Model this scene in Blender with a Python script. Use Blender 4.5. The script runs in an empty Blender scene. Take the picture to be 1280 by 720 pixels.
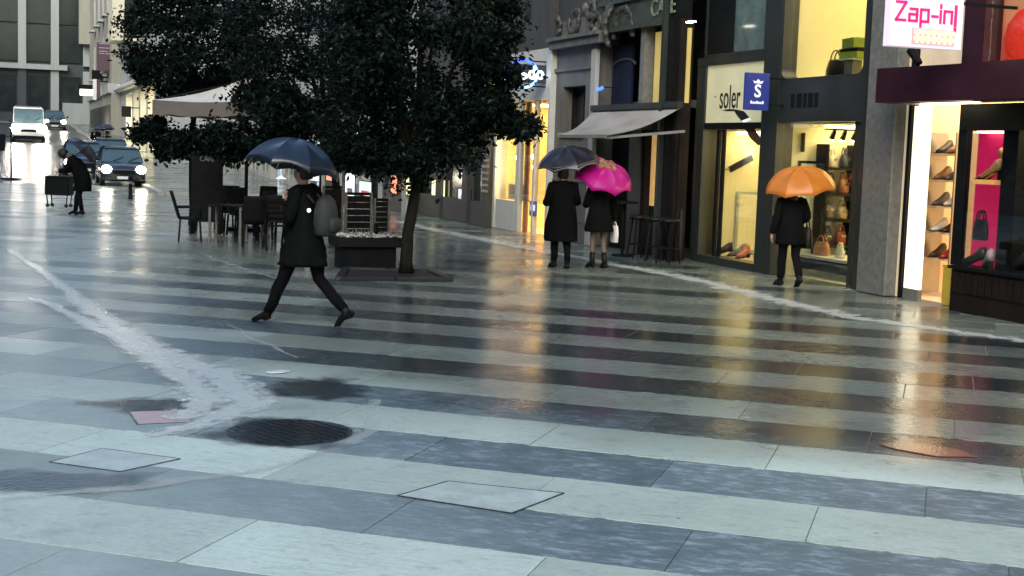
import bpy, bmesh, math, random
from mathutils import Vector, Matrix, noise
random.seed(7)
R = math.radians
sc = bpy.context.scene
C = sc.collection
# ------------------------------------------------------------------ camera
H, FPX, ROLL, PITCH, YAW = 2.0, 1700.0, R(1.95), R(5.76), R(20.3)
cp, sp, sy, cy = math.cos(PITCH), math.sin(PITCH), math.sin(YAW), math.cos(YAW)
FW, RT, UP = Vector((sy*cp, cy*cp, -sp)), Vector((cy, -sy, 0)), Vector((sy*sp, cy*sp, cp))
cam = bpy.data.cameras.new('camera')
cam.sensor_width = 36; cam.lens = FPX/1280*36; cam.clip_end = 3000; cam.clip_start = .1
co = bpy.data.objects.new('camera', cam); C.objects.link(co)
r2 = RT*math.cos(ROLL) - UP*math.sin(ROLL); u2 = RT*math.sin(ROLL) + UP*math.cos(ROLL)
# image-right axis as seen with the phone rolled
ax = RT*math.cos(ROLL) + UP*(-math.sin(ROLL))*-1
XR = RT*math.cos(-ROLL) + UP*math.sin(ROLL)
def ray(px, py):
    dx, dy = px-640, py-360
    a = dx*math.cos(ROLL)+dy*math.sin(ROLL); b = -dx*math.sin(ROLL)+dy*math.cos(ROLL)
    return FW + RT*(a/FPX) - UP*(b/FPX)
o0 = ray(640, 360); ox = (ray(1640, 360)-o0).normalized(); oy = -(ray(640, 1360)-o0).normalized()
co.matrix_world = Matrix((( ox.x, oy.x, -FW.x, 0), (ox.y, oy.y, -FW.y, 0), (ox.z, oy.z, -FW.z, H), (0, 0, 0, 1)))
sc.camera = co
def gp(px, py, z=0.):
    r = ray(px, py); t = (z-H)/r.z; return Vector((r.x*t, r.y*t, z))
def xp(px, py, X):
    r = ray(px, py); t = X/r.x; return (r.y*t, H+r.z*t)
def yp(px, py, Y):
    r = ray(px, py); t = Y/r.y; return (r.x*t, H+r.z*t)
def dp(px, py, d):
    r = ray(px, py); return Vector((r.x*d, r.y*d, H+r.z*d))
# ------------------------------------------------------------------ world, sun, exposure
EL, AZ = R(32), R(215)
w = bpy.data.worlds.new('World'); sc.world = w; w.use_nodes = True
nt = w.node_tree; bg = nt.nodes['Background']
sky = nt.nodes.new('ShaderNodeTexSky'); sky.sky_type = 'NISHITA'; sky.sun_disc = False
sky.sun_elevation = EL; sky.sun_rotation = AZ; sky.air_density = 1.0; sky.dust_density = 2.0; sky.ozone_density = 1.3
nt.links.new(sky.outputs[0], bg.inputs[0]); bg.inputs[1].default_value = .15
sl = bpy.data.lights.new('sun', 'SUN'); sl.energy = .8; sl.angle = R(40); sl.color = (1, .96, .9)
so = bpy.data.objects.new('sun', sl); C.objects.link(so)
sdir = Vector((math.sin(AZ)*math.cos(EL), math.cos(AZ)*math.cos(EL), math.sin(EL)))
so.rotation_euler = sdir.to_track_quat('Z', 'Y').to_euler()
sc.view_settings.view_transform = 'Standard'; sc.view_settings.look = 'None'
sc.view_settings.exposure = 1.14; sc.view_settings.gamma = 1
sc.render.engine = 'CYCLES'
sc.cycles.use_denoising = True
sc.cycles.max_bounces = 6; sc.cycles.transparent_max_bounces = 12
sc.cycles.sample_clamp_indirect = 6; sc.cycles.caustics_reflective = False; sc.cycles.caustics_refractive = False

# ------------------------------------------------------------------ materials
def newmat(name):
    m = bpy.data.materials.new(name); m.use_nodes = True
    n = m.node_tree; return m, n, n.nodes['Principled BSDF'], n.nodes, n.links
def mat(name, col, rough=.5, metal=0., var=.25, scale=6., bump=.15, coat=0., emit=0., ecol=None, spec=.5, streak=False, bscale=None):
    m, n, b, N, L = newmat(name)
    tc = N.new('ShaderNodeTexCoord'); mp = N.new('ShaderNodeMapping'); L.new(tc.outputs['Object'], mp.inputs[0])
    if streak: mp.inputs['Scale'].default_value = (1, 1, .15)
    no = N.new('ShaderNodeTexNoise'); no.inputs['Scale'].default_value = scale; no.inputs['Detail'].default_value = 6; no.inputs['Roughness'].default_value = .65
    L.new(mp.outputs[0], no.inputs[0])
    cr = N.new('ShaderNodeValToRGB'); c = Vector(col[:3])
    lo, hi = c*(1-var), c*(1+var)
    cr.color_ramp.elements[0].position = .3; cr.color_ramp.elements[1].position = .7
    cr.color_ramp.elements[0].color = (*lo, 1); cr.color_ramp.elements[1].color = (*[min(1, v) for v in hi], 1)
    L.new(no.outputs[0], cr.inputs[0]); L.new(cr.outputs[0], b.inputs['Base Color'])
    mr = N.new('ShaderNodeMapRange'); mr.inputs[3].default_value = max(.02, rough*.8); mr.inputs[4].default_value = min(1, rough*1.25)
    L.new(no.outputs[0], mr.inputs[0]); L.new(mr.outputs[0], b.inputs['Roughness'])
    b.inputs['Metallic'].default_value = metal; b.inputs['Specular IOR Level'].default_value = spec
    b.inputs['Coat Weight'].default_value = coat; b.inputs['Coat Roughness'].default_value = .08
    if bump:
        n2 = N.new('ShaderNodeTexNoise'); n2.inputs['Scale'].default_value = bscale or scale*6; n2.inputs['Detail'].default_value = 4
        L.new(tc.outputs['Object'], n2.inputs[0])
        bp = N.new('ShaderNodeBump'); bp.inputs['Strength'].default_value = bump; bp.inputs['Distance'].default_value = .02
        L.new(n2.outputs[0], bp.inputs['Height']); L.new(bp.outputs[0], b.inputs['Normal'])
    if emit:
        if ecol: b.inputs['Emission Color'].default_value = (*ecol, 1)
        else: L.new(cr.outputs[0], b.inputs['Emission Color'])
        b.inputs['Emission Strength'].default_value = emit
    return m
def paving_mat():
    m, n, b, N, L = newmat('wet_paving')
    def M(op, a, c=None, d=None):
        x = N.new('ShaderNodeMath'); x.operation = op
        for i, v in enumerate((a, c, d)):
            if v is None: continue
            if isinstance(v, (int, float)): x.inputs[i].default_value = v
            else: L.new(v, x.inputs[i])
        return x.outputs[0]
    def mapr(v, a0, a1, b0, b1):
        x = N.new('ShaderNodeMapRange'); x.clamp = True; L.new(v, x.inputs[0])
        for i, q in enumerate((a0, a1, b0, b1)): x.inputs[i+1].default_value = q
        return x.outputs[0]
    def nz(vec, s, d=5, r=.6):
        x = N.new('ShaderNodeTexNoise'); x.inputs['Scale'].default_value = s; x.inputs['Detail'].default_value = d; x.inputs['Roughness'].default_value = r
        L.new(vec, x.inputs[0]); return x.outputs[0]
    def mix(f, a, c):
        x = N.new('ShaderNodeMix'); x.data_type = 'RGBA'
        for s, v in ((0, f), (6, a), (7, c)):
            if isinstance(v, (int, float)): x.inputs[s].default_value = v
            elif isinstance(v, tuple): x.inputs[s].default_value = (*v, 1)
            else: L.new(v, x.inputs[s])
        return x.outputs[2]
    g = N.new('ShaderNodeNewGeometry'); pos = g.outputs['Position']
    sx = N.new('ShaderNodeSeparateXYZ'); L.new(pos, sx.inputs[0])
    s = M('ADD', M('MULTIPLY', sx.outputs[0], NS[0]), M('MULTIPLY', sx.outputs[1], NS[1]))
    u = M('ADD', M('MULTIPLY', sx.outputs[0], TS[0]), M('MULTIPLY', sx.outputs[1], TS[1]))
    cv = N.new('ShaderNodeCombineXYZ'); L.new(s, cv.inputs[0]); L.new(u, cv.inputs[1])
    # band index, alternate courses of dark and pale stone
    k = M('FLOOR', M('DIVIDE', M('SUBTRACT', M('ADD', s, M('MULTIPLY', M('SUBTRACT', nz(pos, 3.5, 5, .7), .5), .05)), S0), BAND))
    odd = M('MODULO', M('ADD', k, 100.), 2.)
    dark = M('SUBTRACT', 1., odd)
    # beyond the striped square the street is paved all in the pale stone with odd dark slabs
    row = M('FLOOR', M('DIVIDE', M('ADD', u, M('MULTIPLY', k, .37*SLAB)), SLAB))
    cell = N.new('ShaderNodeCombineXYZ'); L.new(k, cell.inputs[0]); L.new(row, cell.inputs[1])
    wn = N.new('ShaderNodeTexWhiteNoise'); wn.noise_dimensions = '2D'; L.new(cell.outputs[0], wn.inputs[0])
    n3_ = nz(pos, .9, 4, .6)
    far = mapr(s, 16.6, 17.4, 0., 1.)
    dark2 = M('MULTIPLY', dark, M('GREATER_THAN', wn.outputs[0], .62))
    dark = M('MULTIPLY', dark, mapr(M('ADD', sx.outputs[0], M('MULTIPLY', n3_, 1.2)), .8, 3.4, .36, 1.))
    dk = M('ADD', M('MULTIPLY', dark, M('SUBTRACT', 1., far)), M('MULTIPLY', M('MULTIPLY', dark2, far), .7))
    n1 = nz(pos, 2.2); n2 = nz(pos, 26, 4, .7); n3 = nz(pos, .55, 4, .55)
    sc1 = N.new('ShaderNodeMapping'); sc1.inputs['Scale'].default_value = (9., 2.2, 1); L.new(cv.outputs[0], sc1.inputs[0])
    n4 = nz(sc1.outputs[0], 1.6, 6, .7)
    pale = mix(mapr(n1, .3, .7, 0, 1), (.43, .53, .45), (.53, .64, .545))
    drk = mix(mapr(n1, .3, .7, 0, 1), (.098, .152, .162), (.150, .215, .222))
    col = mix(dk, pale, drk)
    tone = M('ADD', .78, M('MULTIPLY', wn.outputs[0], .38))
    grain = M('ADD', .78, M('MULTIPLY', n2, .44))
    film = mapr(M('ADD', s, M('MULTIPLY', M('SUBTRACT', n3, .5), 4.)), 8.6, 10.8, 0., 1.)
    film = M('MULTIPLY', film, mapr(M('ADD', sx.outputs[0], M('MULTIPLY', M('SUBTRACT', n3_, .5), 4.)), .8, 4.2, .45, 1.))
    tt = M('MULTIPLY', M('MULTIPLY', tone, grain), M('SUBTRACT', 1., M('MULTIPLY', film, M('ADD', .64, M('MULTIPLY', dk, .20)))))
    # pale wear scuffs and painted sky glints on dark stone, stains on pale
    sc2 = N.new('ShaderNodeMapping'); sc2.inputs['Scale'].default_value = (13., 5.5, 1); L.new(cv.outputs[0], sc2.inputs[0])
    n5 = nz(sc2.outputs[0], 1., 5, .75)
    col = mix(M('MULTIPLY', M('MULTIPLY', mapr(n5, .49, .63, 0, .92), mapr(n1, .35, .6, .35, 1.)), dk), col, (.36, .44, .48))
    col = mix(M('MULTIPLY', mapr(n5, .32, .46, .5, 0), M('SUBTRACT', 1., dk)), col, (.22, .26, .24))
    scuff_glint = M('MULTIPLY', mapr(n4, .54, .70, 0, .55), dk)
    col = mix(scuff_glint, col, (.24, .27, .28))
    vo = N.new('ShaderNodeTexVoronoi'); vo.inputs['Scale'].default_value = 2.6; L.new(pos, vo.inputs[0])
    col = mix(mapr(vo.outputs['Distance'], .045, .03, 0, .6), col, (.05, .055, .055))
    stain = M('MULTIPLY', mapr(nz(pos, 1.1, 6, .7), .55, .72, 0, .55), M('SUBTRACT', 1., dk))
    col = mix(stain, col, (.15, .17, .16))
    hs = N.new('ShaderNodeVectorMath'); hs.operation = 'SCALE'; L.new(col, hs.inputs[0]); L.new(tt, hs.inputs[3])
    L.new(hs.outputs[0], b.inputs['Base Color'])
    wet = mapr(n3, .42, .6, 0, 1)
    rg = M('ADD', M('MULTIPLY', M('SUBTRACT', 1., wet), .17), M('ADD', .05, M('MULTIPLY', n4, .12)))
    rg = M('ADD', M('MULTIPLY', rg, film), M('MULTIPLY', M('SUBTRACT', 1., film), M('ADD', .34, M('MULTIPLY', n4, .25))))
    L.new(rg, b.inputs['Roughness'])
    b.inputs['IOR'].default_value = 1.42
    b.inputs['Specular IOR Level'].default_value = .5
    bp = N.new('ShaderNodeBump'); bp.inputs['Strength'].default_value = .5; bp.inputs['Distance'].default_value = .013
    rip = M('ADD', M('ADD', M('MULTIPLY', nz(sc1.outputs[0], 2.6, 3, .6), .8), M('MULTIPLY', n5, .34)), M('MULTIPLY', n2, M('ADD', .08, M('MULTIPLY', M('SUBTRACT', 1., wet), .22))))
    L.new(rip, bp.inputs['Height']); L.new(bp.outputs[0], b.inputs['Normal'])
    return m
NS, TS, S0, BAND, SLAB = (.613, .79), (-.79, .613), 7.97, .81, 1.6
def stream_mat(name, white=.75, cover=.5, glow=0):
    m, n, b, N, L = newmat(name)
    uv = N.new('ShaderNodeUVMap'); mp = N.new('ShaderNodeMapping'); mp.inputs['Scale'].default_value = (1, 1, 1); L.new(uv.outputs[0], mp.inputs[0])
    sx = N.new('ShaderNodeSeparateXYZ'); L.new(mp.outputs[0], sx.inputs[0])
    no = N.new('ShaderNodeTexNoise'); no.inputs['Scale'].default_value = 1.; no.inputs['Detail'].default_value = 7; no.inputs['Roughness'].default_value = .7
    m2 = N.new('ShaderNodeMapping'); m2.inputs['Scale'].default_value = (4.5, 4.5, 1); L.new(mp.outputs[0], m2.inputs[0]); L.new(m2.outputs[0], no.inputs[0])
    # u runs 0..1 across the stream; thin out to the banks
    def MM(op, a, c):
        x = N.new('ShaderNodeMath'); x.operation = op
        for i, v in enumerate((a, c)):
            if isinstance(v, (int, float)): x.inputs[i].default_value = v
            else: L.new(v, x.inputs[i])
        return x.outputs[0]
    d = MM('ABSOLUTE', MM('SUBTRACT', sx.outputs[0], .5), 0)
    e = MM('SUBTRACT', MM('MULTIPLY', no.outputs[0], 1.1), MM('MULTIPLY', d, 1.1))
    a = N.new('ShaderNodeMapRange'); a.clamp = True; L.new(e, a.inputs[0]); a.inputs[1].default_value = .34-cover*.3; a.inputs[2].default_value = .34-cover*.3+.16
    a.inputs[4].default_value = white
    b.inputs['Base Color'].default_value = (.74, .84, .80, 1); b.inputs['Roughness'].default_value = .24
    bp = N.new('ShaderNodeBump'); bp.inputs['Strength'].default_value = .8; bp.inputs['Distance'].default_value = .03
    m3 = N.new('ShaderNodeMapping'); m3.inputs['Scale'].default_value = (5., 8., 1); L.new(mp.outputs[0], m3.inputs[0]); rn = N.new('ShaderNodeTexNoise'); rn.inputs['Scale'].default_value = 1.; rn.inputs['Detail'].default_value = 7; rn.inputs['Distortion'].default_value = 1.5; rn.inputs['Roughness'].default_value = .7; L.new(m3.outputs[0], rn.inputs[0])
    L.new(rn.outputs[0], bp.inputs['Height']); L.new(bp.outputs[0], b.inputs['Normal'])
    L.new(a.outputs[0], b.inputs['Alpha'])
    return m
def glass_mat(name='window_glass', tint=(.92, .96, .94), refl=1.0, rough=.02):
    m, n, b, N, L = newmat(name); N.remove(b)
    t = N.new('ShaderNodeBsdfTransparent'); t.inputs[0].default_value = (*tint, 1)
    gl = N.new('ShaderNodeBsdfGlossy'); gl.inputs['Roughness'].default_value = rough
    fr = N.new('ShaderNodeFresnel'); fr.inputs[0].default_value = 1.5
    mu = N.new('ShaderNodeMath'); mu.operation = 'MULTIPLY'; mu.inputs[1].default_value = refl; L.new(fr.outputs[0], mu.inputs[0])
    mx = N.new('ShaderNodeMixShader'); L.new(mu.outputs[0], mx.inputs[0]); L.new(t.outputs[0], mx.inputs[1]); L.new(gl.outputs[0], mx.inputs[2])
    L.new(mx.outputs[0], n.nodes['Material Output'].inputs[0]); return m
def emat(name, col, s): return mat(name, (.05, .05, .05), .4, var=0, bump=0, emit=s, ecol=col)

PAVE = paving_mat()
MORTAR = mat('joint_mortar', (.14, .165, .165), .4, scale=20, bump=.2)
ASPH = mat('wet_asphalt', (.06, .065, .07), .22, scale=3, var=.3, bump=.5, bscale=70)
STREAM = stream_mat('running_rainwater', .78, .36); GUTTER = stream_mat('gutter_rainwater', .62, .20); FAINT = stream_mat('thin_rainwater_film', .42, .25)
GLASS = glass_mat()
SHOPGLASS = glass_mat('shop_glass', (.95, .97, .93), .45); DISPGLASS = glass_mat('display_glass', (.95, .95, .95), .22)
DARKGLASS = mat('dark_glass', (.018, .026, .026), .12, var=.3, scale=1, bump=.03, spec=.3)
GREENGLASS = mat('greenish_glass', (.10, .15, .14), .12, var=.4, scale=2, bump=.03)
CARGLASS = mat('car_glass', (.05, .09, .10), .06, var=.2, bump=0, coat=.5)
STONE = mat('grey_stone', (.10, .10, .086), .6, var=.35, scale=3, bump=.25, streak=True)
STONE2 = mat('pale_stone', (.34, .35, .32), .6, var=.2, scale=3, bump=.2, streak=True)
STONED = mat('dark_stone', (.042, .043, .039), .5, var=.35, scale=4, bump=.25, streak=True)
CREAM = mat('cream_plaster', (.27, .275, .225), .7, var=.2, scale=1, bump=.1, streak=True)
WHITEP = mat('white_plaster', (.36, .39, .38), .7, var=.15, scale=1, bump=.1, streak=True)
OFFICE = mat('office_cladding', (.035, .046, .046), .5, var=.2, scale=.5, bump=0)
PIL = mat('pilaster_stone', (.30, .335, .32), .6, var=.12, scale=1, bump=.1, streak=True)
CLAD = mat('graphite_cladding', (.022, .027, .025), .35, var=.2, scale=3, bump=.05, streak=True)
PILLAR = mat('polished_granite', (.15, .155, .14), .35, var=.3, scale=9, bump=.05)
BLACK = mat('black_metal', (.007, .008, .009), .5, var=.3, bump=.05, spec=.1)
BRONZE = mat('green_bronze', (.055, .065, .048), .45, .3, var=.5, scale=6, bump=.3)
WOODD = mat('dark_wood', (.013, .010, .009), .5, var=.4, scale=8, bump=.2, streak=True, spec=.12)
RATTAN = mat('dark_rattan', (.010, .011, .011), .55, var=.4, scale=30, bump=.4, spec=.1)
MAROON = mat('maroon_canopy_paint', (.034, .007, .014), .4, var=.2, scale=3, bump=.04)
INTER = mat('cream_interior_wall', (.84, .80, .56), .7, var=.06, scale=1.5, bump=.05)
INTERW = mat('pale_interior_wall', (.82, .64, .44), .7, var=.06, scale=1.5, bump=.05)
PEACH = mat('peach_interior_wall', (.80, .52, .36), .7, var=.06, scale=1.5, bump=.05)
MAGENTA = mat('magenta_panel', (.52, .012, .10), .45, var=.12, scale=2, bump=.03)
CLOTHW = mat('white_canvas', (.72, .73, .70), .7, var=.08, scale=5, bump=.15)
WHITE = mat('white_paint', (.75, .77, .77), .3, var=.05, bump=.03)
BLACKC = mat('black_wool', (.006, .0065, .007), .9, var=.35, scale=25, bump=.4, spec=.05)
GREYC = mat('charcoal_coat_cloth', (.0065, .008, .0075), .9, var=.35, scale=20, bump=.4, spec=.05)
TROUS = mat('black_trouser_cloth', (.006, .0065, .007), .85, var=.3, scale=20, bump=.3, spec=.07)
LEATH = mat('black_leather', (.008, .008, .008), .4, var=.3, scale=20, bump=.2, spec=.2)
SKIN = mat('skin', (.42, .26, .19), .5, var=.1, scale=8, bump=.05)
TIGHT = mat('tan_tights', (.13, .095, .075), .55, var=.15, scale=10, bump=.05)
HAIR = mat('dark_hair', (.012, .009, .007), .5, var=.4, scale=30, bump=.4)
BARK = mat('bark', (.014, .014, .012), .6, spec=.12, var=.5, scale=12, bump=.6, streak=True)
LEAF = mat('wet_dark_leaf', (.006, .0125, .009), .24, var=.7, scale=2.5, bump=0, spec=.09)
CHROME = mat('brushed_steel', (.45, .46, .46), .3, .9, var=.1, bump=.03)
TYRE = mat('tyre_rubber', (.012, .012, .012), .7, bump=.1)
LAMPW = emat('warm_ceiling_light', (1, .76, .36), 7)
LAMPW2 = emat('white_ceiling_light', (1, .78, .48), 4.4)
HEADL = emat('headlight_beam_lens', (1, .88, .68), 45)

# ------------------------------------------------------------------ object helpers
OFF = {}
def tag(o, label=None, cat=None, group=None, kind=None):
    for k, v in (('label', label), ('category', cat), ('group', group), ('kind', kind)):
        if v: o[k] = v
    return o
def thing(name, label, cat, loc=(0, 0, 0), rz=0., group=None, world=False):
    o = bpy.data.objects.new(name, None); C.objects.link(o); o.location = loc; o.rotation_euler = (0, 0, rz)
    o.empty_display_size = .2
    OFF[o.name] = Vector(loc) if world else Vector((0, 0, 0))
    return tag(o, label, cat, group)
class MB:
    def __init__(s): s.bm = bmesh.new()
    def poly(s, pts, faces):
        vs = [s.bm.verts.new(p) for p in pts]
        for f in faces:
            try: s.bm.faces.new([vs[i] for i in f])
            except ValueError: pass
        return vs
    def box(s, x0, x1, y0, y1, z0, z1):
        p = [(x, y, z) for x in (x0, x1) for y in (y0, y1) for z in (z0, z1)]
        s.poly(p, [(0, 1, 3, 2), (4, 6, 7, 5), (0, 4, 5, 1), (2, 3, 7, 6), (0, 2, 6, 4), (1, 5, 7, 3)]); return s
    def bar(s, p, q, w, h=None, up=(0, 0, 1)):
        p, q = Vector(p), Vector(q); d = (q-p).normalized(); u = Vector(up)
        if abs(d.dot(u)) > .98: u = Vector((1, 0, 0))
        a = d.cross(u).normalized()*w/2; b = a.cross(d).normalized()*(h or w)/2
        pts = [c+i*a+j*b for c in (p, q) for i, j in ((-1, -1), (1, -1), (1, 1), (-1, 1))]
        s.poly(pts, [(3, 2, 1, 0), (4, 5, 6, 7)]+[(i, (i+1) % 4, 4+(i+1) % 4, 4+i) for i in range(4)]); return s
    def prism(s, pts, d):
        d = Vector(d); n = len(pts); a = [Vector(p) for p in pts]
        s.poly(a+[p+d for p in a], [tuple(range(n))[::-1], tuple(range(n, 2*n))]+[(i, (i+1) % n, n+(i+1) % n, n+i) for i in range(n)]); return s
    def loft(s, path, rad, n=10, lat=None, cap=True, wob=0., closed=False):
        # elliptical rings along a path: rad entries are r or (lateral, other)
        P = [Vector(p) for p in path]; rings = []; pv = None
        for i, p in enumerate(P):
            if closed: d = P[(i+1) % len(P)]-P[i-1]
            else: d = P[min(i+1, len(P)-1)]-P[max(i-1, 0)]
            if d.length < 1e-6: d = Vector((0, 0, 1))
            d.normalize()
            if lat: a = Vector(lat)-d*d.dot(Vector(lat))
            elif pv is None: a = d.orthogonal()
            else: a = pv-d*d.dot(pv)
            a.normalize(); pv = a; b = d.cross(a)
            r = rad[i] if isinstance(rad, list) else rad
            ra, rb = r if isinstance(r, (list, tuple)) else (r, r)
            ring = []
            for k in range(n):
                t = 2*math.pi*k/n; v = p+a*ra*math.cos(t)+b*rb*math.sin(t)
                if wob: v += (v-p).normalized()*noise.noise(v*9+Vector((i*.3, 0, 0)))*wob
                ring.append(s.bm.verts.new(v))
            rings.append(ring)
        m = len(rings)
        for i in range(m if closed else m-1):
            A, B = rings[i], rings[(i+1) % m]
            for k in range(n):
                s.bm.faces.new((A[k], A[(k+1) % n], B[(k+1) % n], B[k]))
        if cap and not closed:
            s.bm.faces.new(rings[0][::-1]); s.bm.faces.new(rings[-1])
        return s
    def cyl(s, p, q, r, r1=None, n=12): return s.loft([p, q], [r, r if r1 is None else r1], n)
    def ball(s, c, r, n=10, m=7):
        c = Vector(c); rx, ry, rz = r if isinstance(r, (list, tuple)) else (r, r, r)
        top = s.bm.verts.new(c+Vector((0, 0, rz))); bot = s.bm.verts.new(c-Vector((0, 0, rz))); rings = []
        for j in range(1, m):
            t = math.pi*j/m
            rings.append([s.bm.verts.new(c+Vector((rx*math.sin(t)*math.cos(2*math.pi*k/n), ry*math.sin(t)*math.sin(2*math.pi*k/n), rz*math.cos(t)))) for k in range(n)])
        for k in range(n):
            s.bm.faces.new((top, rings[0][k], rings[0][(k+1) % n])); s.bm.faces.new((bot, rings[-1][(k+1) % n], rings[-1][k]))
            for j in range(len(rings)-1):
                s.bm.faces.new((rings[j][k], rings[j+1][k], rings[j+1][(k+1) % n], rings[j][(k+1) % n]))
        return s
    def lathe(s, prof, c=(0, 0, 0), n=16):
        return s.loft([(c[0], c[1], c[2]+z) for r, z in prof], [max(r, 1e-3) for r, z in prof], n, lat=(1, 0, 0))
    def build(s, name, m, parent=None, smooth=False, bevel=0., norm=True):
        off = OFF.get(parent.name, Vector((0, 0, 0))) if parent else Vector((0, 0, 0))
        if bevel:
            bmesh.ops.bevel(s.bm, geom=[e for e in s.bm.edges], offset=bevel, segments=1, affect='EDGES', clamp_overlap=True)
        if norm: bmesh.ops.recalc_face_normals(s.bm, faces=s.bm.faces)
        me = bpy.data.meshes.new(name)
        if off.length: bmesh.ops.translate(s.bm, vec=-off, verts=s.bm.verts)
        s.bm.to_mesh(me); s.bm.free(); me.materials.append(m)
        if smooth:
            for p in me.polygons: p.use_smooth = True
        o = bpy.data.objects.new(name, me); C.objects.link(o)
        if parent: o.parent = parent; OFF[o.name] = off
        return o
def box(name, m, parent, x0, x1, y0, y1, z0, z1, bevel=0.):
    return MB().box(min(x0, x1), max(x0, x1), min(y0, y1), max(y0, y1), z0, z1).build(name, m, parent, bevel=bevel)
def kids(o): return [c for c in bpy.data.objects if c.parent == o]
def copy_tree(o, parent=None, chmap=None):
    c = o.copy(); C.objects.link(c)
    if parent: c.parent = parent
    OFF[c.name] = OFF.get(o.name, Vector((0, 0, 0)))
    for ch in list(o.children): copy_tree(ch, c)
    return c
def text(name, body, size, m, parent, loc, rot, sx=1., ext=.004, bold=0.):
    cu = bpy.data.curves.new(name, 'FONT'); cu.body = body; cu.size = size; cu.extrude = ext; cu.offset = bold
    cu.align_x = 'CENTER'; cu.align_y = 'CENTER'; cu.resolution_u = 4
    t = bpy.data.objects.new(name, cu); C.objects.link(t)
    bpy.context.view_layer.update()
    me = bpy.data.meshes.new_from_object(t); bpy.data.objects.remove(t); bpy.data.curves.remove(cu)
    me.materials.clear(); me.materials.append(m)
    o = bpy.data.objects.new(name, me); C.objects.link(o); o.parent = parent
    off = OFF.get(parent.name, Vector((0, 0, 0)))
    o.location = Vector(loc)-off; o.rotation_euler = rot; o.scale = (sx, 1, 1); OFF[o.name] = off
    return o
def structure(o): return tag(o, kind='structure')

# ------------------------------------------------------------------ ground
def gz(Y):
    if Y < 48: return 0.
    if Y < 88: return .0009*(Y-48)**2
    return 1.44+.036*(Y-88)
def sheet(name, m, x0, x1, y0, y1, dz, nx=2, step=3.):
    mb = MB(); ny = max(1, int((y1-y0)/step)); V = []
    for j in range(ny+1):
        y = y0+(y1-y0)*j/ny
        V.append([mb.bm.verts.new((x0+(x1-x0)*i/nx, y, gz(y)+dz)) for i in range(nx+1)])
    for j in range(ny):
        for i in range(nx): mb.bm.faces.new((V[j][i], V[j][i+1], V[j+1][i+1], V[j+1][i]))
    o = mb.build(name, m, None, smooth=True); return structure(o)
sheet('ground', MORTAR, -400, 400, -60, 900, -.03, 4, 6)
# plaza paving: joint bed under the near slabs, slab-coloured sheet beyond them
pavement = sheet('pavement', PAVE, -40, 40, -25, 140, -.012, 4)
slab_src = None; cnt = 0
jr = random.Random(3)
for k in range(-5, 16):
    s0 = S0+BAND*k
    for j in range(-3, 16):
        u0 = j*SLAB-(k+100)*.37*SLAB % SLAB
        uc, scn = u0+SLAB/2, s0+BAND/2
        c = Vector((NS[0]*scn+TS[0]*uc, NS[1]*scn+TS[1]*uc, 0))
        d = c-Vector((0, 0, H)); zz = d.dot(FW)
        if zz < 3: continue
        px = 640+FPX*d.dot(ox)/zz; py = 360-FPX*d.dot(oy)/zz
        mg = 1.2*FPX/zz
        if px < -mg or px > 1280+mg or py > 720+mg*.8 or c.x > 12.1: continue
        if slab_src is None:
            mb = MB(); a, b2, i2 = BAND/2-.003, SLAB/2-.003, .0025
            pts = []
            for (q, z) in ((0, -.011), (0, -.0015), (i2, -.0)):
                pts += [(-a+q, -b2+q, z), (a-q, -b2+q, z), (a-q, b2-q, z), (-a+q, b2-q, z)]
            fs = [(8, 9, 10, 11)]+[(r*4+i, r*4+(i+1) % 4, r*4+4+(i+1) % 4, r*4+4+i) for r in (0, 1) for i in range(4)]
            mb.poly(pts, fs)
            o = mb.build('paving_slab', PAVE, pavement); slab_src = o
        else:
            o = slab_src.copy(); C.objects.link(o)
        o.parent = pavement; o.location = (c.x, c.y, jr.uniform(-.0012, .0008))
        o.rotation_euler = (jr.gauss(0, .0008), jr.gauss(0, .0008), math.atan2(NS[1], NS[0])); cnt += 1
print('slabs', cnt)
# dark bed between near slabs
bed = MB()
def su(s, u): return (NS[0]*s+TS[0]*u, NS[1]*s+TS[1]*u, -.008)
bed.poly([su(3.95, -4.5), su(3.95, 23), su(20.85, 23), su(20.85, -4.5)], [(0, 1, 2, 3)])
structure(bed.build('joint_bed', MORTAR, None))
# the road beyond the square, its kerbs and far pavement
structure(sheet('road', ASPH, -9, 4.9, 57, 131, -.004, 4))
for nm, x0, x1 in (('kerb', 4.9, 5.15),):
    mb = MB(); ys = [50+2.5*i for i in range(34)]
    for y0, y1 in zip(ys, ys[1:]):
        mb.poly([(x, y, gz(y)+z) for y in (y0, y1-.015) for x, z in ((x0, -.02), (x0, .12), (x1, .12), (x1, -.02))],
                [(0, 1, 5, 4), (1, 2, 6, 5), (2, 3, 7, 6), (0, 3, 2, 1), (4, 5, 6, 7)])
    structure(mb.build(nm, STONE2))
mb = MB(); mb.box(5.16, 11.9, 49.9, 50.05, -.02, .115); structure(mb.build('kerb', STONE2))
structure(sheet('sidewalk', PAVE, 5.15, 12, 50, 131, .11, 2))

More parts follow.
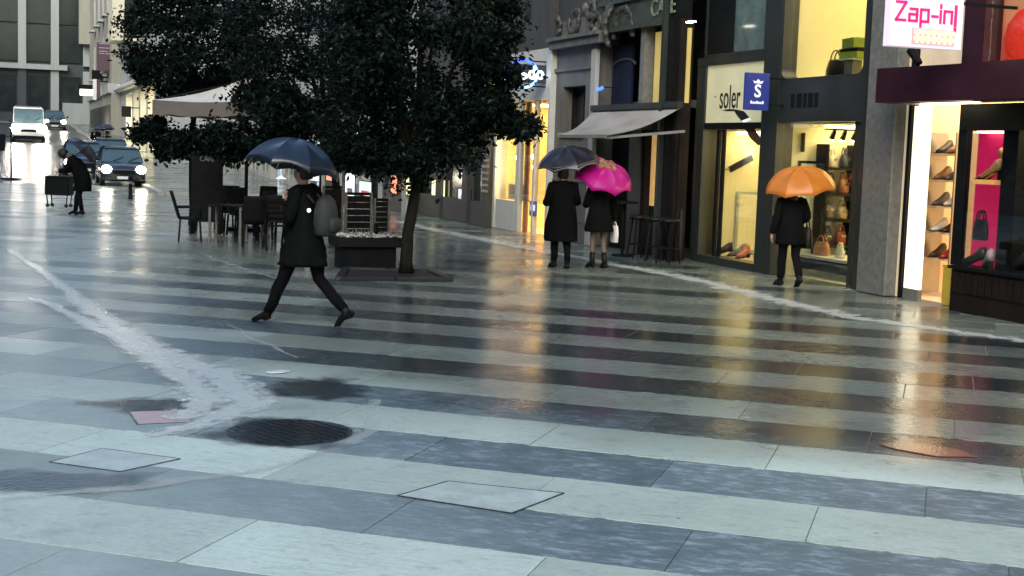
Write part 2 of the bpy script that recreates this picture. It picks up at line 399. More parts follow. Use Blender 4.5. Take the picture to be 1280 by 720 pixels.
def strip(name, m, pts, widths, dz=.006, wob=.08):
    bm = bmesh.new(); uvl = bm.loops.layers.uv.new('UVMap'); P = []
    for i in range(len(pts)-1):           # resample smoothly
        for q in range(8):
            t = q/8; p0 = pts[max(i-1, 0)]; p1 = pts[i]; p2 = pts[i+1]; p3 = pts[min(i+2, len(pts)-1)]
            P.append((.5*((2*p1)+(p2-p0)*t+(2*p0-5*p1+4*p2-p3)*t*t+(3*p1-p0-3*p2+p3)*t**3), widths[i]*(1-t)+widths[i+1]*t))
    P.append((pts[-1], widths[-1])); V = []; L = 0
    for i, (p, wd) in enumerate(P):
        d = (P[min(i+1, len(P)-1)][0]-P[max(i-1, 0)][0]); d.z = 0; d.normalize(); n = Vector((-d.y, d.x, 0))
        if i: L += (p-P[i-1][0]).length
        c = p+n*noise.noise(p*1.7)*wob
        V.append([(bm.verts.new((c.x+n.x*wd*f, c.y+n.y*wd*f, gz(c.y)+dz)), (f+.5, L)) for f in (-.5, -.25, 0, .25, .5)])
    for a, b in zip(V, V[1:]):
        for i in range(4):
            f = bm.faces.new((a[i][0], a[i+1][0], b[i+1][0], b[i][0]))
            for l, q in zip(f.loops, (a[i], a[i+1], b[i+1], b[i])): l[uvl].uv = q[1]
    me = bpy.data.meshes.new(name); bm.to_mesh(me); bm.free(); me.materials.append(m)
    o = bpy.data.objects.new(name, me); C.objects.link(o); return structure(o)
G = lambda *l: [gp(x, y) for x, y in l]
strip('rainwater_stream', STREAM, G((10, 312), (60, 345), (110, 385), (170, 424), (230, 452), (275, 472), (303, 488), (310, 502), (298, 515), (272, 526), (235, 534), (190, 546)), [.15, .35, .6, .75, .8, .8, .75, .75, .75, .7, .5, .2])
strip('rainwater_stream', STREAM, G((40, 372), (85, 392), (135, 418), (190, 448), (232, 476), (255, 498), (240, 516), (205, 524)), [.1, .4, .55, .6, .65, .7, .6, .3], .009)
strip('rainwater_stream', GUTTER, G((500, 277), (540, 287), (620, 303), (700, 318), (780, 333), (870, 350), (960, 373), (1060, 396), (1160, 410), (1290, 427)), [1.0, 1.3, 1.4, 1.1, 1.0, 1.1, 1.1, .9, .9, .8], .006, .14)
strip('rainwater_stream', FAINT, G((0, 625), (110, 616), (200, 607), (300, 592), (390, 572), (440, 548), (466, 530), (470, 500)), [.2, .26, .3, .2, .2, .3, .4, .2], .007, .06)
strip('rainwater_stream', FAINT, G((280, 405), (330, 430), (370, 448)), [.05, .16, .05])
strip('rainwater_stream', FAINT, G((250, 318), (300, 335), (360, 352)), [.1, .2, .1])
# iron covers and grate let into the paving
def cover(name, lab, quad, m, ribs, par=None):
    q = [gp(*p) for p in quad]; c = sum(q, Vector())/4
    t = thing(name, lab, 'access cover', (c.x, c.y, 0), 0, None, True)
    fr = MB()
    for a, b in zip(q, q[1:]+q[:1]): fr.bar((a.x, a.y, .001), (b.x, b.y, .001), .014, .007)
    fr.build('frame', IRON, t)
    MB().prism([(p.x, p.y, -.002) for p in q], (0, 0, .006)).build('lid', m, t)
    rb = MB()
    for i in range(1, ribs):
        f = i/ribs; a = q[0].lerp(q[3], f); b = q[1].lerp(q[2], f)
        rb.bar((a.x, a.y, .006), (b.x, b.y, .006), .02, .005)
    if ribs > 1: rb.build('rib', BLACK, t)
IRON = mat('wet_iron', (.05, .055, .058), .25, .3, var=.4, scale=15, bump=.3)
PINKT = mat('pink_stone_lid', (.50, .36, .33), .4, var=.15, scale=5, bump=.1)
BLUEL = mat('blue_grey_lid', (.44, .53, .47), .42, var=.25, scale=4, bump=.2)
cover('access_cover', 'small reddish pink cover lid where the two rain streams meet', [(161, 515), (232, 513), (240, 528), (172, 531)], PINKT, 1)
cover('access_cover', 'square dark edged cover lid at the lower left of the paving', [(62, 578), (128, 561), (225, 574), (150, 590)], BLUEL, 1)
cover('access_cover', 'large pale blue cover lid between two dark stripes near the camera', [(497, 620), (560, 602), (705, 617), (640, 642)], BLUEL, 1)
t = thing('drain_grate', 'round black iron drain grate in a dark puddle', 'drain grate', gp(362, 540)); t['label'] = 'round black iron drain grate beside the curling rain stream'
MB().lathe([(.0, .0), (.44, .0), (.44, .0025), (0, .0028)], n=28).build('lid', IRON, t)
for i in range(-5, 6):
    x = i*.07; l = math.sqrt(max(.0, .40**2-x*x)); MB().bar((x, -l, .004), (x, l, .004), .026, .003).build('rib', LEATH, t)
t.rotation_euler = (0, 0, .4)
# bits of wet litter
o = MB().prism([(0, 0, .0), (.12, .02, 0), (.19, .09, .0), (.12, .13, 0), (.05, .1, 0), (-.03, .06, 0)], (0, 0, .012)).build('paper_scrap', WHITE, None, bevel=.003)
o.location = gp(338, 468); o.location.z = .005; tag(o, 'white paper scrap lying on the wet paving near the streams', 'litter')
REDREF = mat('red_reflection_tone', (.20, .085, .07), .15, var=.3, scale=6, bump=.1)
q = [gp(1098, 556), (gp(1135, 553)), gp(1195, 562), gp(1222, 572), gp(1170, 571), gp(1120, 562)]
structure(MB().prism([(p.x, p.y, .002) for p in q], (0, 0, .005)).build('red_reflection_patch', REDREF))  # reddish reflection on the wet paving, painted as a flat patch
PUD, _n, _b, _N, _L = newmat('puddle_water')
_uv = _N.new('ShaderNodeUVMap'); _sx = _N.new('ShaderNodeSeparateXYZ'); _L.new(_uv.outputs[0], _sx.inputs[0])
_g = _N.new('ShaderNodeNewGeometry'); _no = _N.new('ShaderNodeTexNoise'); _no.inputs['Scale'].default_value = 5; _no.inputs['Detail'].default_value = 6; _L.new(_g.outputs[0], _no.inputs[0])
_ad = _N.new('ShaderNodeMath'); _ad.operation = 'ADD'; _L.new(_sx.outputs[0], _ad.inputs[0]); _L.new(_no.outputs[0], _ad.inputs[1])
_mr = _N.new('ShaderNodeMapRange'); _mr.clamp = True; _mr.inputs[1].default_value = .62; _mr.inputs[2].default_value = .95; _mr.inputs[4].default_value = .6; _L.new(_ad.outputs[0], _mr.inputs[0])
_L.new(_mr.outputs[0], _b.inputs['Alpha']); _b.inputs['Base Color'].default_value = (.03, .038, .04, 1); _b.inputs['Roughness'].default_value = .07
_n2 = _N.new('ShaderNodeTexNoise'); _n2.inputs['Scale'].default_value = 28; _L.new(_g.outputs[0], _n2.inputs[0])
_bp = _N.new('ShaderNodeBump'); _bp.inputs['Strength'].default_value = .25; _bp.inputs['Distance'].default_value = .01; _L.new(_n2.outputs[0], _bp.inputs['Height']); _L.new(_bp.outputs[0], _b.inputs['Normal'])
def puddle(cx, cy_, rx, ry, seed, z=.0035):
    bm = bmesh.new(); uvl = bm.loops.layers.uv.new('UVMap'); n = 40; c = gp(cx, cy_); ring = []
    cv = bm.verts.new((c.x, c.y, z))
    for i in range(n):
        t = 2*math.pi*i/n; f = 1+.35*noise.noise(Vector((math.cos(t)*1.6, math.sin(t)*1.6, seed*3.1)))
        p = gp(cx+rx*f*math.cos(t), cy_+ry*f*math.sin(t)); ring.append(bm.verts.new((p.x, p.y, z)))
    for i in range(n):
        f = bm.faces.new((cv, ring[i], ring[(i+1) % n]))
        for l, u_ in zip(f.loops, (1, 0, 0)): l[uvl].uv = (u_, 0)
    bmesh.ops.recalc_face_normals(bm, faces=bm.faces)
    if bm.faces[0].normal.z < 0: bmesh.ops.reverse_faces(bm, faces=bm.faces)
    me = bpy.data.meshes.new('puddle'); bm.to_mesh(me); bm.free(); me.materials.append(PUD)
    structure(link_new('puddle', me))
def link_new(nm, me):
    o = bpy.data.objects.new(nm, me); C.objects.link(o); return o
puddle(395, 487, 85, 16, 1); puddle(352, 543, 125, 22, 2, .008); puddle(70, 603, 150, 19, 3); puddle(520, 345, 80, 7, 4); puddle(200, 508, 120, 12, 5)

# ------------------------------------------------------------------ large structure: buildings
def fbox(name, m, par, X, pl, pr, z0, z1, x0=-.0, x1=.3, py=250, bevel=0.):
    # a block on the facade plane X between two image columns, x0..x1 deep behind the plane
    a, b = xp(pl, py, X)[0], xp(pr, py, X)[0]
    return box(name, m, par, X+x0, X+x1, b, a, z0, z1, bevel)
def Yc(px, X, py=250): return xp(px, py, X)[0]
def Zc(px, py, X): return xp(px, py, X)[1]
def room(par, X, y0, y1, z0, z1, dep, wall, lamp, name='interior', lights=2, lw=.5, back=None):
    mb = MB(); x0, x1, th = X+.02, X+dep, .08
    mb.box(x1, x1+th, y0, y1, z0, z1); mb.box(x0, x1, y0-th, y0, z0, z1); mb.box(x0, x1, y1, y1+th, z0, z1)
    mb.box(x0, x1, y0, y1, z1, z1+th); mb.box(x0, x1, y0, y1, z0-th, z0)
    rm = mb.build(name, wall, par)
    for i in range(lights):
        yy = y0+(y1-y0)*(i+.5)/lights
        box('ceiling_light', lamp, rm, X+.5, X+dep-.4, yy-lw/2, yy+lw/2, z1-.05, z1-.004)
    return rm
def window(par, X, y0, y1, z0, z1, glass, frame, fr=.07, dep=.16, mull=0, bars=0, proud=.02):
    f = MB()
    f.box(X-proud, X+dep, y0, y0+fr, z0, z1); f.box(X-proud, X+dep, y1-fr, y1, z0, z1)
    f.box(X-proud, X+dep, y0+fr, y1-fr, z0, z0+fr); f.box(X-proud, X+dep, y0+fr, y1-fr, z1-fr, z1)
    for i in range(mull):
        y = y0+(y1-y0)*(i+1)/(mull+1); f.box(X, X+.06, y-.025, y+.025, z0+fr, z1-fr)
    wf = f.build('window', frame, par)
    box('pane', glass, wf, X+.07, X+.085, y0+fr, y1-fr, z0+fr, z1-fr)
    return wf
def upper_floors(par, X, y0, y1, z0, z1, wallm, dep=.5, n=3, storey=3.2, glass=None, frame=None, ww=1.1, wh=1.9):
    # plain storeys above what the photo shows, with real openings
    mb = MB(); z = z0; k = 0; W = []
    while z < z1-.5:
        zt = min(z+storey, z1); pitch = (y1-y0)/n; zb = z+.7; zh = min(zb+wh, zt-.3)
        mb.box(X, X+dep, y0, y1, z, zb); mb.box(X, X+dep, y0, y1, zh, zt)
        for i in range(n+1):
            a = y0 if i == 0 else y0+pitch*(i-.5)+ww/2; b = y1 if i == n else y0+pitch*(i+.5)-ww/2
            mb.box(X, X+dep, a, b, zb, zh)
        for i in range(n): W.append((y0+pitch*(i+.5)-ww/2, y0+pitch*(i+.5)+ww/2, zb, zh))
        z = zt
    mb.build('upper_wall', wallm, par)
    for a, b, c, d in W: window(par, X+.14, a, b, c, d, glass or DARKGLASS, frame or STONED, proud=0)
    box('roof', STONED, par, X, X+9, y0, y1, z1+.003, z1+.3)
    box('body', wallm, par, X+dep+6.0, X+9, y0+.05, y1-.05, 0, z1)

# ---- shoe shop clad in graphite panels, with the lettered fascia and the two lit windows
XS = 12.5
yl, yr = Yc(866, XS), Yc(1083, XS)
shop = thing('shoe_shop', 'graphite clad shop front with a lettered cream fascia and two glowing windows', 'shop', (XS, (yl+yr)/2, 0), world=True)
YA, YB, YP0, YP1, YD = Yc(876, XS), Yc(948, XS), Yc(948, XS), Yc(968, XS), Yc(1072, XS)
box('pillar', CLAD, shop, XS-.02, XS+.3, YA, yl, 0, 3.75)
box('pillar', CLAD, shop, XS-.03, XS+.3, YP1, YP0, 0, 6.2)
box('pillar', CLAD, shop, XS-.02, XS+.3, yr, YD, 0, 6.2)
box('base_sill', CLAD, shop, XS-.04, XS+.3, YB+.002, YA-.002, -.01, .13)
ztr = Zc(915, 158, XS)
box('transom', BLACK, shop, XS-.01, XS+.2, YB+.002, YA-.002, ztr-.05, ztr+.07)
ztop = Zc(915, 80, XS)
PANEL = mat('lit_cream_sign_panel', (.48, .47, .31), .4, var=.15, scale=1.2, bump=0, emit=.13, ecol=(.80, .78, .45))
fasc = box('fascia_panel', PANEL, shop, XS+.02, XS+.10, YB+.003, YA-.003, ztr+.072, ztop)
box('lintel', CLAD, shop, XS-.03, XS+.3, YB+.002, yl, ztop+.004, ztop+.16)
# upper greenish window row
zu = ztop+.164
window(shop, XS, YB+.003, YA+.10, zu, zu+1.3, GREENGLASS, CLAD, .05)
box('open_sash', BLACK, shop, XS-.012, XS+.04, Yc(905, XS), YA-.0, zu+.05, zu+1.25)
box('lintel', CLAD, shop, XS-.03, XS+.3, YB+.002, yl, zu+1.304, 6.2)
# left glazing
for a, b in ((876, 890), (899, 948)):
    box('shop_pane', SHOPGLASS, shop, XS+.06, XS+.072, Yc(b, XS)+.003, Yc(a, XS)-.003, .135, ztr-.055)
box('glazing_bar', BLACK, shop, XS+.04, XS+.09, Yc(899, XS), Yc(896, XS), .135, ztr-.055)
box('glazing_bar', BLACK, shop, XS+.04, XS+.09, Yc(893, XS), Yc(890, XS), .135, ztr-.055)
# right doorway bay
zf0, zf1 = Zc(1020, 152, XS), Zc(1020, 98, XS)
box('fascia_panel', CLAD, shop, XS-.01, XS+.3, YD+.002, YP1-.002, zf0, zf1)
for i, (a, b) in enumerate(((983, 987), (990, 996), (998, 1002), (1004, 1010), (1012, 1016))):
    box('raised_letter', BLACK, shop, XS-.018, XS-.01, Yc(b, XS), Yc(a, XS), (zf0+zf1)/2-.12, (zf0+zf1)/2+.12)
box('shop_pane', SHOPGLASS, shop, XS+.10, XS+.112, Yc(1060, XS), YP1-.003, .02, zf0-.003)
box('glazing_bar', CLAD, shop, XS+.05, XS+.15, Yc(1063, XS), Yc(1060, XS), 0, zf0-.003)
# rounded upper opening
zt = 6.0
def round_frame(par, X, y0, y1, z0, z1, r, m, dep=.25, outer=(0, 0, 0, 0)):
    mb = MB(); n = 6; inn = []
    for cy_, cz, a0 in ((y1-r, z1-r, 0), (y0+r, z1-r, 90), (y0+r, z0+r, 180), (y1-r, z0+r, 270)):
        for i in range(n+1):
            a = R(a0+90*i/n); inn.append((cy_+r*math.cos(a), cz+r*math.sin(a)))
    out = []
    Y0, Y1, Z0, Z1 = outer
    cor = [(Y1, Z1), (Y0, Z1), (Y0, Z0), (Y1, Z0)]
    for q in range(4): out += [cor[q]]*(n+1)
    N = len(inn); vs = {}
    def v(y, z, x):
        k = (round(y, 5), round(z, 5), x)
        if k not in vs: vs[k] = mb.bm.verts.new((x, y, z))
        return vs[k]
    for i in range(N):
        j = (i+1) % N
        for x in (X, X+dep):
            f = [v(*inn[i], x), v(*inn[j], x), v(*out[j], x), v(*out[i], x)]
            f2 = [];
            for q in f:
                if q not in f2: f2.append(q)
            if len(f2) > 2:
                try: mb.bm.faces.new(f2)
                except ValueError: pass
        mb.bm.faces.new((v(*inn[i], X), v(*inn[j], X), v(*inn[j], X+dep), v(*inn[i], X+dep)))
    return mb.build('window_surround', m, par)
round_frame(shop, XS-.012, YD+.05, YP1-.03, zf1+.03, zt-.1, .16, CLAD, .28, (YD+.003, YP1-.003, zf1+.002, zt))
box('shop_pane', SHOPGLASS, shop, XS+.15, XS+.16, YD+.06, YP1-.04, zf1+.05, zt-.12)
box('lintel', CLAD, shop, XS-.02, XS+.3, YD+.002, YP1-.002, zt+.003, 6.2)
room(shop, XS+.3, YB-.02, yl-.05, .02, ztr-.06, 1.5, INTER, LAMPW, 'interior', 3, .6)
box('ceiling_slab', CLAD, shop, XS+.31, XS+6, yr+.02, yl-.02, ztr+.09, ztr+.25)
room(shop, XS+.3, YD-.05, YP1+.05, .0, zf0-.02, 3.2, INTER, LAMPW, 'interior', 3, .35)
room(shop, XS+.3, YD-.05, YP1+.1, zf1+.02, zt-.02, 2.6, INTER, LAMPW, 'upper_interior', 3, .4)
upper_floors(shop, XS, yr, yl, 6.204, 12.6, CLAD, n=3)

# lettering and prints of the shoe shop
INK = mat('black_ink', (.012, .012, .012), .5, bump=0)
BLUE = mat('navy_sign_paint', (.018, .030, .16), .35, var=.1, bump=0, emit=.12, ecol=(.03, .06, .35))
SILV = mat('pale_sign_ink', (.72, .75, .78), .4, bump=0, emit=.25, ecol=(.8, .85, .9))
rotF = (R(90), 0, R(-90))
yt = (Yc(893, XS, 120)+Yc(929, XS, 120))/2
fs = fasc
text('lettering', 'soler', .62, INK, fs, (XS+.012, yt-.03, Zc(912, 121, XS)-.02), rotF, .62)
MB().ball((XS+.014, Yc(893, XS, 121), Zc(893, 121, XS)), (.006, .02, .02)).build('lettering', INK, fs)
BROWN = mat('brown_print', (.10, .035, .02), .5, var=.3, scale=10, bump=0)
def print_shape(name, m, par, pts, X, th=.004):
    return MB().prism([(X, *xp(a, b, X)) for a, b in pts], (-th, 0, 0)).build(name, m, par)
print_shape('printed_leg', INK, fs, [(903, 138), (912, 136), (921, 137), (930, 139), (937, 147), (927, 151), (922, 145), (918, 139), (909, 139)], XS+.018)
print_shape('printed_band', SILV, fs, [(927, 151), (937, 147), (939, 150), (930, 154)], XS+.018)
print_shape('printed_leg', BROWN, shop, [(931, 161), (943, 161), (950, 171), (952, 180), (948, 182), (938, 173)], XS+.052)

def blade(name, label, X0, X1, Y, z0, z1, th, m, cat='sign'):
    t = thing(name, label, cat, ((X0+X1)/2, Y, z0), world=True)
    box('panel', m, t, X0, X1, Y, Y+th, z0, z1, bevel=.008)
    return t
# navy blade sign with the crowned S
Yb = Yc(968, XS)-.2
xa, za = yp(931, 137, Yb); xb, zb = yp(963, 92, Yb)
bs = blade('hanging_sign', 'navy blue blade sign with a crowned white letter S', xa, xb, Yb, za, zb, .08, BLUE)
xm = (xa+xb)/2; hz = zb-za
text('lettering', 'S', .30, SILV, bs, (xm, Yb-.004, za+hz*.50), (R(90), 0, 0), .95, .003, .006)
MB().prism([(xm+a*.10, Yb-.002, za+hz*.72+b*.09) for a, b in ((-1, .55), (-.75, 0), (.75, 0), (1, .55), (.5, .3), (0, .8), (-.5, .3))], (0, -.004, 0)).build('crown_emblem', SILV, bs)
mb = MB()
for i in range(7): mb.box(xm-.13+i*.038, xm-.105+i*.038, Yb-.004, Yb-.001, za+hz*.17, za+hz*.17+(.035 if i % 3 else .05))
mb.build('small_lettering', SILV, bs)
for z in (zb-.08, za+.1): MB().bar((xb-.02, Yb+.04, z), (XS+.05, Yb+.04, z), .03).build('bracket', BLACK, bs)

# ---- corner shop with the maroon canopy
zy1 = yr-.003; zy0 = 9.0
zap = thing('fashion_shop', 'brightly lit shop with granite pilaster and maroon canopy at the frame edge', 'shop', (XS, 14.5, 0), world=True)
YQ = Yc(1119, XS)
box('pilaster', PILLAR, zap, XS-.10, XS+.3, YQ, zy1, 0, 6.2, bevel=.01)
YE0 = Yc(1189, XS)
CREAMLIT = mat('backlit_white_column', (.8, .75, .6), .4, var=.03, bump=0, emit=.75, ecol=(1, .84, .55))
PEACHLIT = mat('side_glazing_panel', (.72, .60, .42), .3, var=.15, scale=2, bump=0, emit=.12, ecol=(1, .75, .45))
box('side_panel', PEACHLIT, zap, XS+.10, XS+.2, Yc(1127, XS), YQ-.002, 0, 5.6)
box('door_frame', BLACK, zap, XS+.02, XS+.14, Yc(1131, XS), Yc(1127.5, XS), 0, 5.6)
zt = 2.84
box('light_column', CREAMLIT, zap, XS+.06, XS+.11, Yc(1151, XS), Yc(1132, XS), .16, 2.86)
box('column_base', PILLAR, zap, XS+.05, XS+.12, Yc(1151, XS), Yc(1132, XS), 0, .158)
box('upper_panel', PEACHLIT, zap, XS+.1, XS+.2, Yc(1196, XS), Yc(1132, XS), 3.3, 5.6)
rm = room(zap, XS+.3, 12.9, 17.9, 0, 3.2, 3.0, INTERW, LAMPW2, 'interior', 5, .5)
box('soffit', CLAD, zap, XS, XS+.3, 12.9, Yc(1132, XS), 3.22, 3.3)
# shelves in the doorway, goods on them
YSa, YSb = Yc(1195, XS+.9), Yc(1150, XS+.9)-.05
SHELF = mat('glass_shelf', (.55, .50, .42), .2, var=.1, bump=0)
shelf = thing('display_shelf', 'tall lit shelf unit with five boards inside the bright doorway', 'shelf', (XS+1.2, (YSa+YSb)/2, 0), world=True)
for y in (YSa+.02, YSb-.02): box('upright', CHROME, shelf, XS+.85, XS+1.3, y-.015, y+.015, 0, 2.5)
for z in (.55, .95, 1.35, 1.75, 2.15): box('shelf_board', SHELF, shelf, XS+.86, XS+1.3, YSa+.037, YSb-.037, z, z+.03)
goods = [('red low cut shoe', (.35, .02, .02)), ('black ankle boot', (.01, .01, .01)), ('tan leather pump', (.3, .15, .07)), ('grey suede shoe', (.1, .1, .1)), ('white trainer', (.6, .6, .58)), ('dark brown loafer', (.05, .02, .015))]
def shoe(label, col, loc, rz, s=1., heel=.03, group=None):
    t = thing('shoe', label, 'shoe', loc, rz, group)
    m = mat('shoe_leather', col, .35, var=.2, bump=.05)
    MB().loft([(-.10*s, 0, heel+.06*s), (-.07*s, 0, heel+.055*s), (0, 0, .045*s+heel*.4), (.08*s, 0, .032*s), (.15*s, 0, .02*s)], [(.03*s, .055*s), (.036*s, .055*s), (.04*s, .04*s), (.045*s, .03*s), (.02*s, .015*s)], 10, lat=(0, 1, 0)).build('upper', m, t, True)
    MB().prism([(-.12*s, -.033*s, heel), (-.03*s, -.033*s, heel*.8), (.05*s, -.04*s, .002), (.17*s, -.03*s, .002), (.17*s, .03*s, .002), (.05*s, .04*s, .002), (-.03*s, .033*s, heel*.8), (-.12*s, .033*s, heel)], (0, 0, .010)).build('sole', LEATH, t)
    MB().box(-.12*s, -.08*s, -.02*s, .02*s, 0, heel).build('heel', LEATH, t)
    return t
i = 0
lv = ['bottom', 'second', 'third', 'fourth', 'top']
for zi, z in enumerate((.58, .98, 1.38, 1.78, 2.18)):
    for q in (0, 1):
        nm, col = goods[(i*5+zi) % 6]
        shoe(f'{nm} on the {lv[zi]} board of the doorway shelf, {"near" if q == 0 else "far"} end', col, (XS+1.05, YSa+.25+q*(YSb-YSa-.55), z+.001), R(200), 1.5, .05, 'shoes on the doorway shelf'); i += 1
GOLD = mat('yellow_box_card', (.62, .45, .05), .45, var=.15, bump=.05)
t = thing('yellow_box', 'tall yellow box standing in the doorway beside the dark plinth', 'box', (XS+.22, Yc(1182, XS), 0))
MB().box(-.11, .11, -.1, .1, 0, .55).build('carton', GOLD, t, bevel=.006); MB().box(-.118, .118, -.108, .108, .55, .58).build('lid', GOLD, t)
MAGL = mat('self_lit_magenta_panel', (.30, .006, .06), .45, var=.12, scale=2, bump=.03, emit=.26, ecol=(.75, .008, .11))  # glow added as fill so the panel looks evenly lit
# display window at the right
XD = XS-.25
YD1, YD0 = Yc(1190, XD, 330), 12.9
zpl = Zc(1190, 331, XD)
box('plinth', WOODD, zap, XD, XS+1, YD0, YD1, -.01, zpl-.05)
box('plinth_ledge', BLACK, zap, XD-.05, XS+1, YD0, YD1+.03, zpl-.046, zpl)
for i in range(16):
    y = YD1-.1-i*.14
    if y > YD0+.1: box('plinth_slat', WOODD, zap, XD-.025, XD-.002, y-.055, y+.055, zpl*.42, zpl-.09)
zdt = Zc(1215, 163, XD)
box('corner_post', BLACK, zap, XD, XD+.1, Yc(1203, XD), Yc(1193, XD), zpl+.003, 2.85)
box('header', BLACK, zap, XD-.02, XS, YD0, YD1, zdt, 2.84)
box('display_pane', DISPGLASS, zap, XD+.03, XD+.04, YD0, Yc(1203, XD), zpl+.003, zdt)
box('backing_panel', MAGL, zap, XD+.3, XD+.34, Yc(1250, XD+.3), YD1, zpl+.003, zdt)
box('dark_post', BLACK, zap, XD+.06, XD+.5, Yc(1268, XD+.06), Yc(1249, XD+.06), zpl+.003, zdt)
PINKL = emat('small_display_lamp', (1, .72, .6), 3)
box('display_light', PINKL, zap, XD+.12, XD+.3, Yc(1248, XD), Yc(1206, XD), zdt-.03, zdt-.004)
box('rear_panel', INTER, zap, XD+.5, XD+.54, YD0, Yc(1262, XD+.5), zpl+.003, zdt)
box('display_light', LAMPW, zap, XD+.12, XD+.3, YD0, Yc(1270, XD), zdt-.03, zdt-.004)
# maroon canopy: fascia kinked at its middle
A, B_, C_ = (XS-.75, Yc(1095, XS-.75, 110)), (XS-.62, Yc(1190, XS-.62, 110)), (XS-.62, 11.5)
zc0, zc1 = 2.87, 3.36
cn = thing('canopy', 'flat maroon canopy jutting out over the bright shop entrance', 'canopy', (XS-.6, 15, zc0), world=True)
MB().prism([(A[0], A[1], zc0), (B_[0], B_[1], zc0), (C_[0], C_[1], zc0), (XS-.12, C_[1], zc0), (XS-.12, A[1]+.0, zc0)], (0, 0, zc1-zc0)).build('fascia', MAROON, cn)
MB().prism([(A[0]+.12, A[1]-.12, zc0-.012), (B_[0]+.12, B_[1], zc0-.012), (C_[0]+.12, C_[1]+.1, zc0-.012), (XS-.2, C_[1]+.1, zc0-.012), (XS-.2, A[1]-.12, zc0-.012)], (0, 0, .01)).build('underside', PILLAR, cn)
box('soffit_light', emat('soffit_strip_light', (1, .85, .55), 3), cn, XS-.5, XS-.35, Yc(1215, XS-.5, 130), Yc(1150, XS-.5, 130), zc0-.03, zc0-.014)
t = thing('floodlight', 'small dark floodlight tilted on top of the maroon canopy', 'floodlight', (XS-.45, Yc(1146, XS-.45, 85), zc1), world=True)
p = Vector((XS-.45, Yc(1146, XS-.45, 85), zc1)); MB().cyl(p, p+Vector((0, 0, .1)), .02).build('stem', BLACK, t); MB().cyl(p+Vector((0, -.05, .06)), p+Vector((-.03, .12, .26)), .05, .07).build('lamp_head', BLACK, t)
# upper storey over the canopy
box('upper_column', MAROON, zap, XS+.0, XS+.3, Yc(1229, XS, 60), Yc(1203, XS, 60), 3.3, 6.0)
box('upper_sill', PILLAR, zap, XS-.02, XS+.3, 9.2, Yc(1229, XS, 60)-.002, 3.3, 3.42)
room(zap, XS+.3, 9.2, Yc(1229, XS, 60)+.1, 3.43, 5.7, 1.6, PEACH, LAMPW2, 'upper_interior', 4, .3)
box('display_pane', SHOPGLASS, zap, XS+.1, XS+.11, 9.2, Yc(1229, XS, 60)-.003, 3.43, 5.7)
box('lintel', CLAD, zap, XS-.01, XS+.3, 9.0, YQ, 5.72, 6.2)
upper_floors(zap, XS, 9.0, zy1, 6.204, 12.6, STONE, n=4)
box('side_wall', STONE, zap, XS+.0, XS+9, 8.7, 8.995, 0, 12.6)
REDL = mat('red_glowing_lamp', (.7, .03, .02), .2, var=.1, bump=0, emit=.35, ecol=(1, .05, .02), coat=1)
yb_, zb_ = xp(1284, 48, XS+.5)
t = thing('red_lamp', 'large glowing red balloon shaped lamp in the upper window corner', 'lamp', (XS+.5, yb_, zb_-.5), world=True)
MB().lathe([(.02, 0), (.14, .06), (.26, .22), (.30, .42), (.27, .62), (.16, .8), (.04, .88)], (XS+.5, yb_, zb_-.44), 20).build('shade', REDL, t, True)
MB().lathe([(.07, -.08), (.07, .0), (.02, .02)], (XS+.5, yb_, zb_-.44), 12).build('base', emat('amber_lamp_base', (1, .6, .15), 1.2), t)
MB().cyl((XS+.5, yb_, zb_+.43), (XS+.5, yb_, 5.69), .008).build('cord', BLACK, t)
# magenta-lettered blade sign
Yz = 14.95
xa, za = yp(1111, 57, Yz); xb, zb = yp(1206, -6, Yz)
SIGNW = mat('white_lightbox_face', (.75, .70, .76), .3, var=.05, scale=2, bump=0, emit=.22, ecol=(.95, .78, .92))
PINK = mat('magenta_lettering', (.45, .01, .12), .4, bump=0, emit=.35, ecol=(.8, .02, .2))
bz = blade('lightbox_sign', 'white lightbox sign with magenta lettering and a glowing ticker strip', xa, xb, Yz, za, zb, .14, SIGNW)
W, Hh = xb-xa, zb-za
LET = {'Z': [[(0, 1), (.62, 1), (0, 0), (.62, 0)]], 'a': [[(.05, .66), (.5, .66), (.5, 0), (.0, 0), (.0, .36), (.5, .36)]], 'p': [[(0, -.3), (0, .66), (.5, .66), (.5, 0), (0, 0)]],
       '-': [[(0, .33), (.36, .33)]], 'i': [[(0, 0), (0, .66)], [(0, .84), (0, 1.0)]], 'n': [[(0, 0), (0, .66), (.5, .66), (.5, 0)]], '!': [[(0, -.12), (0, 1.0)], [(0, -.42), (0, -.26)]]}
mb = MB(); cx = 0; ADV = {'Z': .88, 'a': .76, 'p': .76, '-': .56, 'i': .26, 'n': .76, '!': .2}
tot = sum(ADV[c] for c in 'Zap-in!')
sc_ = W*.86/tot
for ch in 'Zap-in!':
    for st in LET[ch]:
        for a, b in zip(st, st[1:]):
            P = lambda q: Vector((xa+W*.07+(cx+q[0])*sc_, Yz-.005, za+Hh*.47+q[1]*sc_*.98))
            d = (P(b)-P(a)).normalized()*.014
            mb.bar(P(a)-d, P(b)+d, .012 if False else .010, .034 if ch != '!' else .042)
    cx += ADV[ch]
mb.build('lettering', PINK, bz)
TICK = emat('amber_ticker_lamps', (1, .84, .38), .95)
tick = MB().box(xa+W*.30, xa+W*.88, Yz-.02, Yz-.003, za+Hh*.07, za+Hh*.34).build('ticker_strip', emat('pink_ticker_glow', (1, .42, .48), .5), bz)
mb = MB()
for i in range(22):
    for j in range(6):
        x = xa+W*.315+i*W*.0257; z = za+Hh*.085+j*Hh*.041
        if (i*i*7+j*j*13+i*j) % 9: mb.box(x, x+W*.019, Yz-.027, Yz-.021, z, z+Hh*.031)
mb.build('ticker_lamp', TICK, tick)
